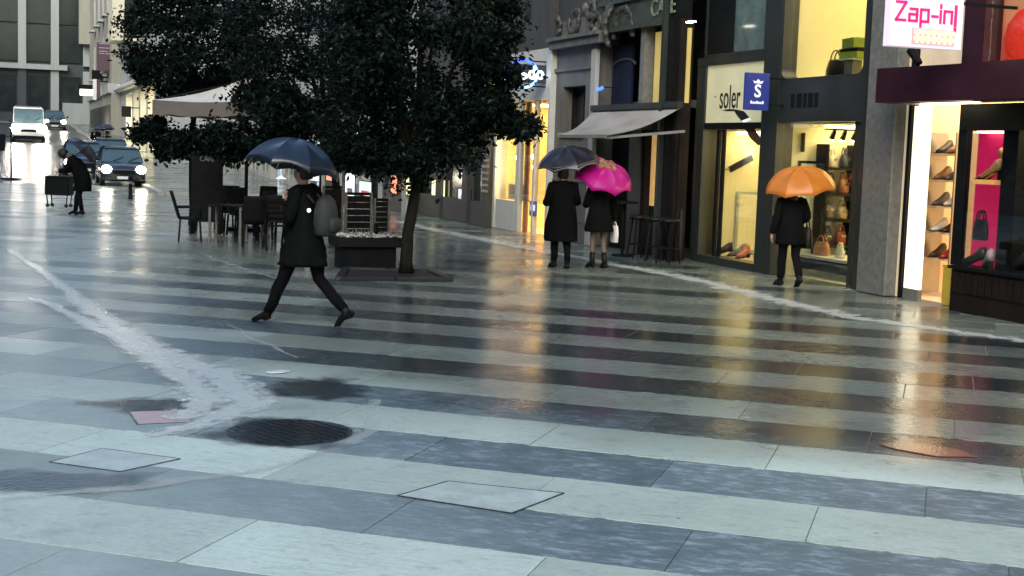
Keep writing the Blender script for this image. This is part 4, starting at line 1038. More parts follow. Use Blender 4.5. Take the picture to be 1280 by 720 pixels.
poster('orange lit poster left of the leaning tree trunk', 489, 219, 496, 242, Xp, LO)
poster('narrow yellow lit poster touching the leaning tree trunk', 508, 222, 513, 244, Xp, LY)
poster('tall white lit poster behind the dark wooden screens', 432, 216, 443, 246, Xp, LW, GRP)
poster('squarer pale poster with a red strip behind the planter', 449, 226, 464, 246, Xp, LC, REDP)
poster('small orange lit poster below the blue umbrella edge', 408, 211, 415, 226, Xp, LO)
poster('pale double notice below the blue umbrella', 387, 208, 399, 227, Xp, LC)

# ---- far street side: pale house with bay window, cream house, dark office across the junction
XH = 7.5
hs = thing('pale_house', 'pale corner house with a bay window and a glowing ground floor shop', 'building', (XH, 90, gz(90)), world=True)
hy0, hy1 = 75.01, 104
zb_ = gz(75)-.3
g0, g1 = 79., 99.
mb = MB(); mb.box(XH, XH+4.5, hy0, hy0+.6, zb_, 15.8); mb.build('side_wall', WHITEP, hs)
z_sh = 5.0
mb = MB(); mb.box(XH, XH+.6, hy0+.601, g0, zb_, 18); mb.box(XH, XH+.6, g1, hy1, zb_, 18); mb.box(XH, XH+.6, g0, g1, z_sh, 18); mb.build('wall', WHITEP, hs)
box('cornice', WHITE, hs, XH-.35, XH-.002, hy0, hy1, z_sh+.25, z_sh+.5); box('cornice_ledge', WHITE, hs, XH-.5, XH-.352, hy0, hy1, z_sh+.38, z_sh+.55)
rmh = room(hs, XH+.6, g0, g1, gz(80)+.15, z_sh, 4, INTERW, emat('far_shop_light', (1, .84, .52), 22), 'interior', 5, 1.2)
for yy in (g0+4, g0+9, g0+14): box('pier', PIL, hs, XH-.02, XH+.5, yy-.5, yy+.5, zb_, z_sh-.003)
for yy in (80.6, 86.0): # arch-topped balcony doors
    n = 10; yc_ = yy+1.2; zc_ = 8.0
    MB().prism([(XH-.03, yc_+1.0, 6.2), (XH-.03, yc_-1.0, 6.2)]+[(XH-.03, yc_-1.0*math.cos(math.pi*i/n), zc_+1.0*math.sin(math.pi*i/n)) for i in range(n+1)], (.02, 0, 0)).build('arched_window', DARKGLASS, hs)
    mb = MB()
    mb.bar((XH-.55, yc_-1.3, 6.95), (XH-.55, yc_+1.3, 6.95), .08); mb.bar((XH-.55, yc_-1.3, 6.15), (XH-.55, yc_+1.3, 6.15), .06)
    for q in range(9): mb.bar((XH-.55, yc_-1.3+q*.325, 6.15), (XH-.55, yc_-1.3+q*.325, 6.95), .05)
    for s_ in (-1.3, 1.3): mb.bar((XH-.55, yc_+s_, 6.95), (XH, yc_+s_, 6.95), .06)
    o = mb.build('balcony_railing', BLACK, hs); o['kind'] = 'stuff'
    box('balcony_slab', WHITEP, hs, XH-.6, XH-.002, yc_-1.35, yc_+1.35, 6.0, 6.12)
# bay window
Yb1 = 92.
xa, za = yp(140, 43, Yb1-2); xb, zb = yp(176, -30, Yb1-2)
bay = MB(); bx0 = xa; bx1 = XH-.003; bz0 = za; bz1 = zb+3
CREAMB = mat('cream_bay_paint', (.60, .58, .44), .5, var=.08, bump=.05)
box('bay_base', CREAMB, hs, bx0-.05, bx1, Yb1-2.1, Yb1+2.1, bz0-.35, bz0+.25)
box('bay_post', CREAMB, hs, bx0, bx0+.75, Yb1-2, Yb1+2, bz0+.25, bz1)
pw = yp(174, 20, Yb1-2)[0]
box('bay_window', DARKGLASS, hs, bx0+.752, pw, Yb1-1.9, Yb1+1.9, bz0+.25, bz1-.6); box('bay_post', WHITEP, hs, pw+.002, bx1, Yb1-2, Yb1+2, bz0+.25, bz1); box('bay_head', CREAMB, hs, bx0, bx1, Yb1-2.05, Yb1+2.05, bz1+.002, bz1+.6)
box('bay_bracket', WHITEP, hs, bx0+.6, bx1, Yb1-.9, Yb1+.9, bz0-1.1, bz0-.352)
t = thing('hanging_sign', 'small black square sign beside the glowing doorway of the pale house', 'sign', (XH-.6, 83, 3), world=True)
xa, za = yp(152, 146, 88); xb, zb = yp(164, 133, 88); box('panel', BLACK, t, xa, xb, 88, 88.08, za, zb); box('bracket', BLACK, t, xb, XH+.02, 88.02, 88.06, zb-.12, zb-.05)

XCR = 6.85
cr = thing('cream_house', 'narrow cream house with a maroon hanging sign along the far street', 'building', (XCR, 118, gz(118)), world=True)
mb = MB(); cy0, cy1 = 104.05, 134
mb.box(XCR, XCR+.6, cy0, cy1, 0, 5.2); mb.box(XCR, XCR+.6, cy0, cy1, 5.9, 24); mb.box(XCR+.602, XCR+6, cy0, cy0+.5, 0, 24); mb.build('wall', CREAM, cr)
box('string_course', WHITEP, cr, XCR-.25, XCR+.5, cy0, cy1, 5.203, 5.897)
for yy in (107, 112.5, 118, 124):
    for z in (7.0, 11.2, 15.4): 
        window(cr, XCR-.06, yy, yy+1.5, z, z+2.7, DARKGLASS, STONE2, .12, .1)
        box('balcony_slab', WHITEP, cr, XCR-.5, XCR-.07, yy-.3, yy+1.8, z-.25, z-.1)
box('shop_band', STONED, cr, XCR-.04, XCR-.002, cy0+1, cy1-2, gz(110), 4.4)
MARS = mat('plum_sign_board', (.085, .045, .065), .5, var=.15, bump=0)
Ys = 106.
xa, za = yp(121, 88, Ys); xb, zb = yp(141, 54, Ys)
t = thing('hanging_sign', 'plum coloured hanging sign with faded pale lines on the cream house', 'sign', (xa, Ys, za), world=True)
box('panel', MARS, t, xa, xb, Ys, Ys+.2, za, zb); 
LINE = mat('faded_sign_lines', (.40, .36, .40), .5, bump=0)
for f in (.60, .68, .80, .95):
    box('faded_line', LINE, t, xa+.15, xb-.1-.25*(f == .68), Ys-.03, Ys-.003, za+(zb-za)*f, za+(zb-za)*(f+.025))
box('bracket', BLACK, t, xb, XCR+.1, Ys+.05, Ys+.15, zb-.3, zb-.2)
xa, za = yp(115, 100, Ys+3); xb, zb = yp(128, 88, Ys+3)
t = thing('hanging_sign', 'black box sign below the plum hanging sign', 'sign', (xa, Ys+3, za), world=True); box('panel', BLACK, t, xa, xb, Ys+3, Ys+3.3, za, zb); box('bracket', BLACK, t, xb, XCR+.1, Ys+3.1, Ys+3.2, za+.2, za+.3)
xa, za = yp(100, 119, Ys+8); xb, zb = yp(116, 112, Ys+8)
t = thing('lit_sign', 'pale glowing strip sign low on the cream house', 'sign', (xa, Ys+8, za), world=True); box('panel', emat('pale_glowing_sign', (1, 1, .82), 1.6), t, xa, xb, Ys+8, Ys+8.3, za, zb); box('bracket', BLACK, t, xb, XCR+.1, Ys+8.1, Ys+8.2, za+.1, za+.2)
box('hood', BLACK, t, xa-.1, xb+.1, Ys+7.7, Ys+8.5, zb+.01, zb+.35)
xa, za = yp(116, 123, Ys+2); xb, zb = yp(121, 99, Ys+2)
t = thing('hanging_sign', 'narrow white edged banner sign beside the pale glowing strip', 'sign', (xa, Ys+2, za), world=True); box('panel', MARS, t, xa+.28, xb+.25, Ys+2, Ys+2.1, za, zb); box('edge', WHITE, t, xa, xa+.27, Ys+2, Ys+2.1, za-.1, zb); box('bracket', BLACK, t, xb+.25, XCR+.1, Ys+2.03, Ys+2.07, zb-.2, zb-.1)

YO = 135.
of = thing('office_building', 'dark glazed office block with white pilasters across the far junction', 'building', (0, YO, gz(YO)), world=True)
box('body', OFFICE, of, -34, XCR+2, YO+.3, YO+14, 0, 30)
zl = yp(40, 83, YO)[1]
box('ledge', PIL, of, -34, yp(84, 83, YO)[0], YO-.5, YO+.298, zl-.25, zl+.22)
xs = [yp(p, 40, YO)[0] for p in (27.5, 68.5)]; st = xs[1]-xs[0]
pil_x = [xs[0]+st*i for i in range(-9, 3)]
pil_w = 8.5/1700*YO*1.06
for x in pil_x:
    if x < XCR: box('pilaster', PIL, of, x-pil_w/2, x+pil_w/2, YO-.35, YO+.298, zl+.222, 29)
    box('ground_pier', OFFICE if x < xs[1]-1 else PIL, of, x-pil_w*.5, x+pil_w*.5, YO-.2, YO+.298, gz(YO), zl-.252)
for x, x2 in zip(pil_x, pil_x[1:]):
    for z in (zl+.5, zl+4.0, zl+7.5, zl+11):
        box('window', DARKGLASS, of, x+pil_w/2+.05, min(x2, XCR+9)-pil_w/2-.05, YO+.1, YO+.25, z, z+3.3)
    box('window', DARKGLASS, of, x+pil_w/2+.2, x2-pil_w/2-.2, YO+.15, YO+.25, gz(YO)+1, zl-.8)
box('base_wall', PIL, of, yp(78, 140, YO)[0], XCR+1, YO-.1, YO+.098, gz(YO)-.2, yp(90, 129, YO)[1])
box('roof', STONED, of, -34.3, XCR+2.3, YO-.4, YO+14.3, 30.003, 30.5)
# the corner strip between office and cream house
box('corner_strip', CREAM, of, yp(98, 30, YO)[0], XCR+3, YO-1.5, YO-.4, yp(98, 55, YO-1)[1], 29)

# ---- the other sides of the square, out of the picture: they shade it from the low sky
for lab, x0, x1, y0, y1, hh in (('tall stone terrace on the opposite side of the street', -30, -15, -12, 58, 19), ('stone block beyond the opposite terrace', -30, -13, 60.5, 120, 17), ('broad stone block closing the square behind', -14.5, 30, -40, -26, 17)):
    t = thing('opposite_building', lab, 'building', ((x0+x1)/2, (y0+y1)/2, 0), world=True)
    box('wall', STONED, t, x0, x1, y0, y1, -.05, hh); box('roof', STONED, t, x0-.3, x1+.3, y0-.3, y1+.3, hh+.003, hh+.4)
    z = 1.2
    while z < hh-2.5:
        if x1 < 0:
            y = y0+1.5
            while y < y1-2: box('window', DARKGLASS, t, x1+.002, x1+.05, y, y+1.3, z, z+2); y += 3.4
        else:
            x = x0+1.5
            while x < x1-2: box('window', DARKGLASS, t, x, x+1.3, y1+.002, y1+.05, z, z+2); x += 3.4
        z += 3.6

# ------------------------------------------------------------------ trees
def tree(label, base, lean, crown, rad, nleaf, seed, lobes=(), leaf=.085, tr=.11):
    rr = random.Random(seed)
    t = thing('street_tree', label, 'tree', (base.x, base.y, base.z))
    cc = Vector(crown)-base; top = Vector((lean[0], lean[1], lean[2]))
    tb = MB(); P = []; Rr = []
    for i in range(9):
        f = i/8; P.append(Vector((top.x*f*f*.6+top.x*f*.4+.03*math.sin(f*5+seed), top.y*f+.02*math.cos(f*6), top.z*f))); Rr.append(tr*(1-.42*f)*(1.25 if i == 0 else 1))
    tb.loft(P, Rr, 10, wob=.02)
    limbs = []
    for i in range(9):
        a = 2*math.pi*i/9+rr.uniform(-.3, .3); h0 = rr.uniform(.82, 1.0); st = P[-1].lerp(P[-3], (1-h0)*4)
        e = cc+Vector((rad[0]*.75*math.cos(a), rad[1]*.75*math.sin(a), rr.uniform(-.55, .6)*rad[2]))
        m1 = st.lerp(e, .45)+Vector((0, 0, .25)); tb.loft([st, st.lerp(m1, .5), m1, e], [.06, .05, .035, .012], 6); limbs.append((st, m1, e))
    tb.loft([P[-1], P[-1].lerp(cc, .6), cc+Vector((0, 0, rad[2]*.8))], [.07, .05, .015], 6)
    tk = tb.build('trunk', BARK, t, True)
    cl = []
    nc = 150
    for i in range(nc):
        while True:
            v = Vector((rr.uniform(-1, 1), rr.uniform(-1, 1), rr.uniform(-1, 1)))
            if .35 < v.length < 1: break
        v = v.normalized()*(v.length**.5)
        f = 1+.22*noise.noise(v*2.3+Vector((seed*5., 0, 0)))
        cl.append((cc+Vector((v.x*rad[0]*f, v.y*rad[1]*f, v.z*rad[2]*f)), rr.uniform(.22, .42)))
    for (c, r, k) in lobes:
        for i in range(k): cl.append((Vector(c)-base+Vector((rr.gauss(0, r*.5), rr.gauss(0, r*.5), rr.gauss(0, r*.32))), rr.uniform(.12, .25)))
    vs, fs = [], []
    for i in range(nleaf):
        c, s = cl[rr.randrange(len(cl))]
        p = c+Vector((rr.gauss(0, s*.55), rr.gauss(0, s*.55), rr.gauss(0, s*.42)))
        d = Vector((rr.gauss(0, 1), rr.gauss(0, 1), rr.gauss(-.35, .8))).normalized()
        n = Vector((rr.gauss(0, .7), rr.gauss(0, .7), rr.gauss(.8, .7))).normalized(); a = d.cross(n)
        if a.length < .1: continue
        a.normalize(); l = leaf*rr.uniform(.55, 1.6); wd = l*rr.uniform(.24, .34); u = a.cross(d)*l*.12
        k = len(vs); vs += [p, p+d*l*.45+a*wd+u, p+d*l, p+d*l*.45-a*wd+u]; fs += [(k, k+1, k+2), (k, k+2, k+3)]
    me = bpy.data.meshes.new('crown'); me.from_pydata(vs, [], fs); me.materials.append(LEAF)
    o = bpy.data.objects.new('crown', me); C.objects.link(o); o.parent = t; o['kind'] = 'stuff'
    return t
b1 = gp(508, 343); d1 = 21.2
c1 = dp(524, 62, d1)
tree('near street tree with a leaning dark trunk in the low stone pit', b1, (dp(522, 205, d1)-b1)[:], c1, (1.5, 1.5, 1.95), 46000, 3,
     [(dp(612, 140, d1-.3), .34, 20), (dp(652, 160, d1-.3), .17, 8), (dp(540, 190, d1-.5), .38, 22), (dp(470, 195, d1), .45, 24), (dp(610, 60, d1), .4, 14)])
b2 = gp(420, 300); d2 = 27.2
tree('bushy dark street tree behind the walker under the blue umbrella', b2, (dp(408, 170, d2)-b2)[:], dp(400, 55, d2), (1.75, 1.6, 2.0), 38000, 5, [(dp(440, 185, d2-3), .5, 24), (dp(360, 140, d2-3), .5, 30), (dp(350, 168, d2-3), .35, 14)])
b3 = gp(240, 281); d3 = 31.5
tree('far street tree spreading over the white market parasol', b3, (dp(243, 120, d3)-b3)[:], dp(245, 50, d3), (1.55, 1.6, 1.45), 40000, 8, [(dp(190, 165, d3-1), .35, 24), (dp(178, 85, d3), .35, 18), (dp(215, 185, d3-1), .4, 22), (dp(310, 60, d3-1), .5, 22), (dp(320, 120, d3-5.5), .25, 10), (dp(270, 175, d3-4), .45, 30), (dp(300, 180, d3-4), .45, 20)], leaf=.10, tr=.10)  # leaf lobes below the parasol stand in for its dark underside
# pit with a low kerb round the near tree
pc = gp(490, 347)
t = thing('tree_pit', 'low dark stone kerb and soil bed round the leaning tree trunk', 'tree pit', (pc.x, pc.y, 0), world=True)
q = [gp(424, 351), gp(432, 338), gp(538, 341), gp(562, 352)]
SOIL = mat('wet_soil', (.015, .014, .012), .5, var=.5, scale=14, bump=.8)
mb = MB(); mb.prism([(p.x, p.y, .004) for p in q], (0, 0, .02)); mb.build('soil', SOIL, t)
KERB = mat('dark_kerb_stone', (.025, .027, .026), .3, var=.3, scale=8, bump=.2)
for a, b in zip(q, q[1:]+q[:1]):
    n = max(2, int((b-a).length/.7)); 
    for i in range(n):
        p, r_ = a.lerp(b, (i+.02)/n), a.lerp(b, (i+.98)/n)
        MB().bar((p.x, p.y, .03), (r_.x, r_.y, .03), .12, .06).build('kerb_stone', KERB, t, bevel=.008)

# ------------------------------------------------------------------ terrace
def chair(label, loc, rz, group='dark armchairs of the cafe terrace'):
    t = thing('terrace_chair', label, 'chair', loc, rz, group)
    MB().loft([(0, 0, .44), (0, 0, .45), (0, 0, .48), (0, 0, .49)], [(.20, .20), (.23, .23), (.23, .23), (.20, .20)], 12, lat=(1, 0, 0)).build('seat', RATTAN, t, True)
    mb = MB(); V = []
    for i in range(7):
        f = i/6; r = []
        for j in range(5):
            u = j/4-.5; r.append((-.22-.16*f-.05*math.cos(u*math.pi)+.05, u*.44*(1-.1*f), .47+.52*f))
        V.append(r)
    pts = [p for r in V for p in r]; k = len(pts); pts += [(x-.02, y, z) for x, y, z in pts]; F = []
    for i in range(6):
        for j in range(4):
            a = i*5+j; F += [(a, a+1, a+6, a+5), (k+a, k+a+5, k+a+6, k+a+1)]
    F += [(j, k+j, k+j+1, j+1) for j in range(4)]+[(30+j, 31+j, k+31+j, k+30+j) for j in range(4)]+[(i*5, i*5+5, k+i*5+5, k+i*5) for i in range(6)]+[(i*5+4, k+i*5+4, k+i*5+9, i*5+9) for i in range(6)]
    mb.poly(pts, F); mb.build('backrest', RATTAN, t, True)
    for x in (-.19, .2):
        for y in (-.2, .2): MB().bar((x*.95, y*.95, .46), (x*1.12, y*1.08, 0), .032).build('leg', BLACK, t)
    for y in (-.235, .235): MB().loft([(.2, y*.9, .46), (.21, y, .66), (.05, y, .69), (-.26, y, .68)], .018, 6).build('armrest', BLACK, t, True)
    return t
def table(label, loc, rz=0, w=.7):
    t = thing('terrace_table', label, 'table', loc, rz, 'square tables of the cafe terrace')
    MB().box(-w/2, w/2, -w/2, w/2, .72, .75).build('top', BLACK, t, bevel=.006)
    for x in (-1, 1):
        for y in (-1, 1): MB().box(x*(w/2-.05)-.022, x*(w/2-.05)+.022, y*(w/2-.05)-.022, y*(w/2-.05)+.022, 0, .718).build('leg', PILLAR, t)
    return t
base = R(90)
vd = lambda px, py: gp(px, py)
away = math.atan2(-RT.y, -RT.x)          # heading straight left in the picture
chair('outermost terrace chair at the open end of the terrace', vd(237, 302), away+math.pi+.25)
chair('terrace chair tucked behind the first table', vd(262, 289), away+math.pi/2*0+2.6)
table('terrace table nearest the open end of the terrace', vd(285, 303), away)
chair('terrace chair turned its side beside the first table', vd(308, 300), away+.3)
chair('terrace chair with its back to the camera between the two tables', vd(318, 309), away-math.pi/2+.15)
table('second terrace table just behind the walker', vd(345, 297), away+.2)
chair('terrace chair directly behind the walking man', vd(350, 306), away-math.pi/2-.3)
chair('terrace chair seen past the front of the walker', vd(332, 287), away+math.pi/2)
chair('terrace chair pushed in on the far side of the first table', vd(290, 291), away-math.pi/2+math.pi)
chair('terrace chair in the dark middle of the terrace under the parasol', vd(322, 300), away+.9)
chair('terrace chair next to the parasol pole', vd(300, 295), away+2.2)
chair('terrace chair between the walker and the dark plank screens', vd(398, 300), away+math.pi/2-.4)
chair('terrace chair beside the slatted folding chair', vd(362, 296), away-.6)
chair('terrace chair in front of the second table', vd(372, 308), away+.8)
chair('terrace chair at the back of the terrace between board and pole', vd(283, 287), away+1.5)
table('third terrace table beyond the market parasol pole', vd(318, 290), away+.1)
# slatted back chair showing bright gaps
t = thing('slatted_chair', 'folding chair with open horizontal slats beside the walking man', 'chair', vd(345, 312), away-1.2)
for z in (.52, .62, .72, .82, .92): MB().box(-.20, -.175, -.19, .19, z, z+.045).build('slat', WOODD, t)
for i in range(5): MB().box(-.18+i*.08, -.12+i*.08, -.19, .19, .44, .458).build('slat', WOODD, t)
for y in (-.21, .21):
    MB().bar((-.19, y, 1.0), (.2, y, 0), .03).build('leg', WOODD, t); MB().bar((.2, y, .45), (-.2, y, 0), .03).build('leg', WOODD, t)
CHALK = mat('chalk_paint', (.16, .18, .175), .6, bump=.05)
# menu board
t = thing('menu_board', 'tall black menu board with a white half round emblem', 'sign', vd(258, 292), away+math.pi/2)
bz_ = .35
mb_ = MB().box(-.02, .02, -.34, .34, .25, 2.15).build('board', BLACK, t, bevel=.006)
p = [(-.026, .20*math.cos(a), 1.94+.20*math.sin(a)) for a in [math.pi+math.pi*i/12 for i in range(13)]]
# the emblem and lettering face the square
for s_ in (1,):
    MB().prism([(.021, y, z) for _, y, z in p], (.005, 0, 0)).build('emblem', CHALK, t)
text('lettering', 'CAFE', .15, CHALK, t, (.024, -.0, 1.60), (R(90), 0, R(90)), .9, .002)
mb = MB()
for i, (a, b) in enumerate(((-.25, .05), (-.28, -.2), (-.22, .12), (-.1, .2))): mb.box(.021, .024, a, b, 1.35-i*.14, 1.375-i*.14)
mb.build('chalk_line', RATTAN, t)
for y in (-.3, .3): MB().box(-.22, .22, y-.02, y+.02, 0, .25).build('foot', BLACK, t)
# wooden wind screens of planks
def screen(label, px0, px1, py, h):
    a, b = gp(px0, py), gp(px1, py); c = (a+b)/2; ln = (b-a).length
    t = thing('wind_screen', label, 'screen', (c.x, c.y, 0), math.atan2(b.y-a.y, b.x-a.x))
    n = 6
    for i in range(n): MB().box(-ln/2+.04, ln/2-.04, -.015, .015, .2+(h-.2)*i/n, .2+(h-.2)*(i+1)/n-.012).build('plank', mat('screen_plank', (.045+.006*i, .035, .034), .35, var=.3, scale=6, bump=.15) if i < 1 and False else WOODD, t, bevel=.004)
    for x in (-ln/2, ln/2-.045): MB().box(x, x+.045, -.025, .025, 0, h+.06).build('post', PILLAR, t)
    MB().box(-ln/2+.046, ln/2-.046, -.03, .03, h+.003, h+.06).build('rail', BLACK, t)
    return t
screen('wider dark plank screen behind the planter', 430, 464, 306, 1.0)
screen('narrow dark plank screen between walker and wider screen', 402, 428, 303, 1.1)
screen('far dark plank screen at the tree end of the terrace', 466, 486, 302, .85)
# planter with pale stones and bits of plant
pa, pb = gp(412, 337), gp(494, 337); c = (pa+pb)/2+Vector((.13, .33, 0))
t = thing('planter', 'dark oblong planter filled with pale gravel next to the leaning tree', 'planter', (c.x, c.y, 0), math.atan2((pb-pa).y, (pb-pa).x))
W2 = (pb-pa).length/2
MB().box(-W2*.84, W2*.80, -.28, .28, 0, .36).build('box', BLACK, t, bevel=.01); MB().box(-W2, W2, -.36, .36, .362, .52).build('rim', RATTAN, t, bevel=.012)
vs, fs = [], []; rr = random.Random(4); mb = MB()
for i in range(420):
    mb.ball((rr.uniform(-W2*.93, W2*.93), rr.uniform(-.32, .32), .522+rr.uniform(0, .04)), (rr.uniform(.015, .04), rr.uniform(.015, .03), rr.uniform(.01, .025)), 5, 4)
o = mb.build('gravel', mat('pale_gravel', (.42, .44, .42), .4, var=.4, scale=9, bump=.1), t); o['kind'] = 'stuff'
mb = MB()
for i in range(16):
    x, y = rr.uniform(-W2*.9, W2*.9), rr.uniform(-.3, .3); a = rr.uniform(0, 6.3)
    for q in range(4):
        a2 = a+q*1.6; d = Vector((math.cos(a2)*.06, math.sin(a2)*.06, rr.uniform(.06, .14))); s_ = Vector((-math.sin(a2), math.cos(a2), 0))*.012
        mb.poly([Vector((x, y, .53)), Vector((x, y, .53))+d*.5+s_, Vector((x, y, .53))+d, Vector((x, y, .53))+d*.5-s_], [(0, 1, 2, 3)])
o = mb.build('sprigs', mat('silver_leaf', (.12, .15, .12), .5, var=.3, bump=0), t); o['kind'] = 'stuff'
MB().cyl((W2*.25, -.1, .5), (W2*.25, -.1, .75), .035).build('stake', BLACK, t)
# white market parasol
pp = gp(307, 288); 
t = thing('market_parasol', 'large white market parasol with a grey valance over the terrace', 'parasol', (pp.x, pp.y, 0))
dpar = (pp-Vector((0, 0, H))).dot(FW)
za_ = dp(325, 98, dpar).z; ze = dp(215, 125, dpar-1).z-.0; zv = .31
CANV = mat('parasol_canvas', (.66, .67, .62), .75, var=.08, scale=3, bump=.12)
VAL = mat('parasol_valance_cloth', (.16, .145, .125), .75, var=.15, scale=3, bump=.12)
hw = 1.72; rot = R(38)
cor = [Vector((hw*math.cos(rot+math.pi/2*i+math.pi/4)*1.2, hw*math.sin(rot+math.pi/2*i+math.pi/4)*1.2, ze)) for i in range(4)]
apx = Vector((0, 0, za_)); mb = MB(); mv = MB()
for i in range(4):
    a, b = cor[i], cor[(i+1) % 4]; n = 10; grid = []
    for r_ in range(7):
        f = r_/6; rowp = []
        for q in range(n+1):
            e = a.lerp(b, q/n); e = e+Vector((0, 0, -.0)); p = apx.lerp(e, f); p.z -= .10*math.sin(math.pi*f)+.07*math.sin(math.pi*q/n)*f*(1 if f < 1 else .6); rowp.append(p)
        grid.append(rowp)
    pts = [p for r_ in grid for p in r_]; F = [(r_*(n+1)+q, r_*(n+1)+q+1, (r_+1)*(n+1)+q+1, (r_+1)*(n+1)+q) for r_ in range(6) for q in range(n)]
    mb.poly(pts, F); mb.poly([p-Vector((0, 0, .008)) for p in pts], [f[::-1] for f in F])
    ed = grid[-1]; lo = [p-Vector((0, 0, zv*(1+.06*math.sin(q*1.9+i)))) for q, p in enumerate(ed)]
    mv.poly(ed+lo, [(q, q+1, n+2+q, n+1+q) for q in range(n)])
    inn = [Vector((p.x*.995, p.y*.995, p.z)) for p in ed+lo]; mv.poly(inn, [(q, n+1+q, n+2+q, q+1) for q in range(n)])
mb.build('canopy', CANV, t, True, norm=False); mv.build('valance', VAL, t, True, norm=False)
MB().cyl((0, 0, .08), (0, 0, za_+.05), .04).build('pole', BLACK, t); MB().lathe([(0, 0), (.42, 0), (.42, .07), (.06, .1), (.06, .3), (0, .3)], n=20).build('base', BLACK, t)
for i in range(4): MB().bar((0, 0, za_-.06), cor[i]-Vector((0, 0, .02)), .03).build('rib', WOODD, t)
# parasol pole straps etc: a slim grey post behind the board
p_ = gp(243, 290)
# wall lamp glimpsed behind the walker
y, z = xp(352, 221, XB-.3)
t = thing('wall_lamp', 'pale curved wall lamp on the stone behind the walking man', 'lamp', (XB-.3, y, z), world=True)
MB().loft([(XB-.05, y+.2, z+.35), (XB-.25, y+.1, z+.55), (XB-.35, y-.1, z+.45), (XB-.35, y-.15, z+.05)], .06, 8).build('arm', WHITE, t, True); MB().lathe([(.02, .12), (.12, .05), (.24, 0), (.0, 0)], (XB-.35, y-.15, z-.08), 14).build('shade', emat('dim_lamp_shade', (.9, .95, .9), 1.0), t)

# ------------------------------------------------------------------ street furniture at the far left
pb_ = gp(14, 228)
t = thing('sign_post', 'slim black sign post on a round base at the road mouth', 'sign post', (pb_.x, pb_.y, gz(pb_.y)))
MB().cyl((0, 0, .06), (0, 0, 2.25), .045, .03).build('post', BLACK, t); MB().lathe([(0, 0), (.42, 0), (.4, .05), (.05, .08)], n=18).build('base', BLACK, t)
MB().box(-.95, -.22, -.03, .03, 1.15, 1.85).build('panel', BLACK, t, bevel=.01); MB().bar((-.25, 0, 1.75), (0, 0, 1.75), .04).build('bracket', BLACK, t)
pb_ = gp(163, 249)
t = thing('bollard', 'short black bollard in front of the dark car', 'bollard', (pb_.x, pb_.y, gz(pb_.y)))
MB().lathe([(.09, 0), (.09, .04), (.065, .06), (.06, .62), (.08, .65), (.08, .70), (.05, .76), (0, .78)], n=14).build('shaft', BLACK, t, True)
MB().lathe([(.068, .50), (.072, .52), (.072, .56), (.068, .58)], n=14).build('band', PILLAR, t)

# ------------------------------------------------------------------ vehicles
def car(name, label, cat, px, d, wd, ln, ht, body, sections, glass, rz=0., plate=True, lamp=HEADL, beam=True, lit=True, fog=False):
    p = dp(px, 180, d); x, y = p.x, p.y
    t = thing(name, label, cat, (x, y, gz(y)+.0), rz)
    slope = math.atan2(gz(y+2)-gz(y-2), 4)
    t.rotation_euler = (slope, 0, rz)
    # sections: (y along the car from the front, half width, z low, z shoulder)
    mb = MB(); rings = []
    hwm = wd/2
    for (yy, k, z0, z1) in sections:
        w_ = hwm*k
        rings.append([mb.bm.verts.new(q) for q in ((-w_*.9, yy, z0), (-w_, yy, z0+.12), (-w_*1.0, yy, z0+(z1-z0)*.55), (-w_*.93, yy, z1-.03), (-w_*.8, yy, z1), (0, yy, z1+.03), (w_*.8, yy, z1), (w_*.93, yy, z1-.03), (w_, yy, z0+(z1-z0)*.55), (w_, yy, z0+.12), (w_*.9, yy, z0))])
    for A, B in zip(rings, rings[1:]):
        for i in range(11): mb.bm.faces.new((A[i], A[(i+1) % 11], B[(i+1) % 11], B[i]))
    mb.bm.faces.new(rings[0]); mb.bm.faces.new(rings[-1][::-1])
    bd = mb.build('body', body, t, True)
    return t, bd
def car_common(t, wd, ln, axles, r, fz, lampz, lampx, lamp, grille_z, plate_m=WHITE, lr=.16):
    hw = wd/2
    for yy in axles:
        for s in (-1, 1):
            w_ = MB().loft([(s*(hw-.2), yy, r), (s*(hw-.02), yy, r)], r, 20); tw = w_.build('wheel', TYRE, t)
            MB().loft([(s*(hw-.03), yy, r), (s*(hw-.006), yy, r)], r*.62, 14).build('rim', CHROME, tw)
    for s in (-1, 1):
        MB().ball((s*lampx, fz, lampz), (lr*1.25, .05, lr), 12, 8).build('headlight', lamp, t, True)
        MB().ball((s*(hw+.10), fz+1.35, lampz+.36), (.10, .06, .07), 8, 6).build('mirror', BLACK, t, True)
    MB().box(-hw*.5, hw*.5, fz-.035, fz, grille_z-.08, grille_z+.08).build('grille', BLACK, t, bevel=.01)
    MB().box(-.26, .26, fz-.05, fz-.036, grille_z-.27, grille_z-.16).build('number_plate', plate_m, t)
    MB().box(-hw*.93, hw*.93, fz-.03, fz+.06, .2, grille_z-.29).build('bumper', BLACK, t, bevel=.02)
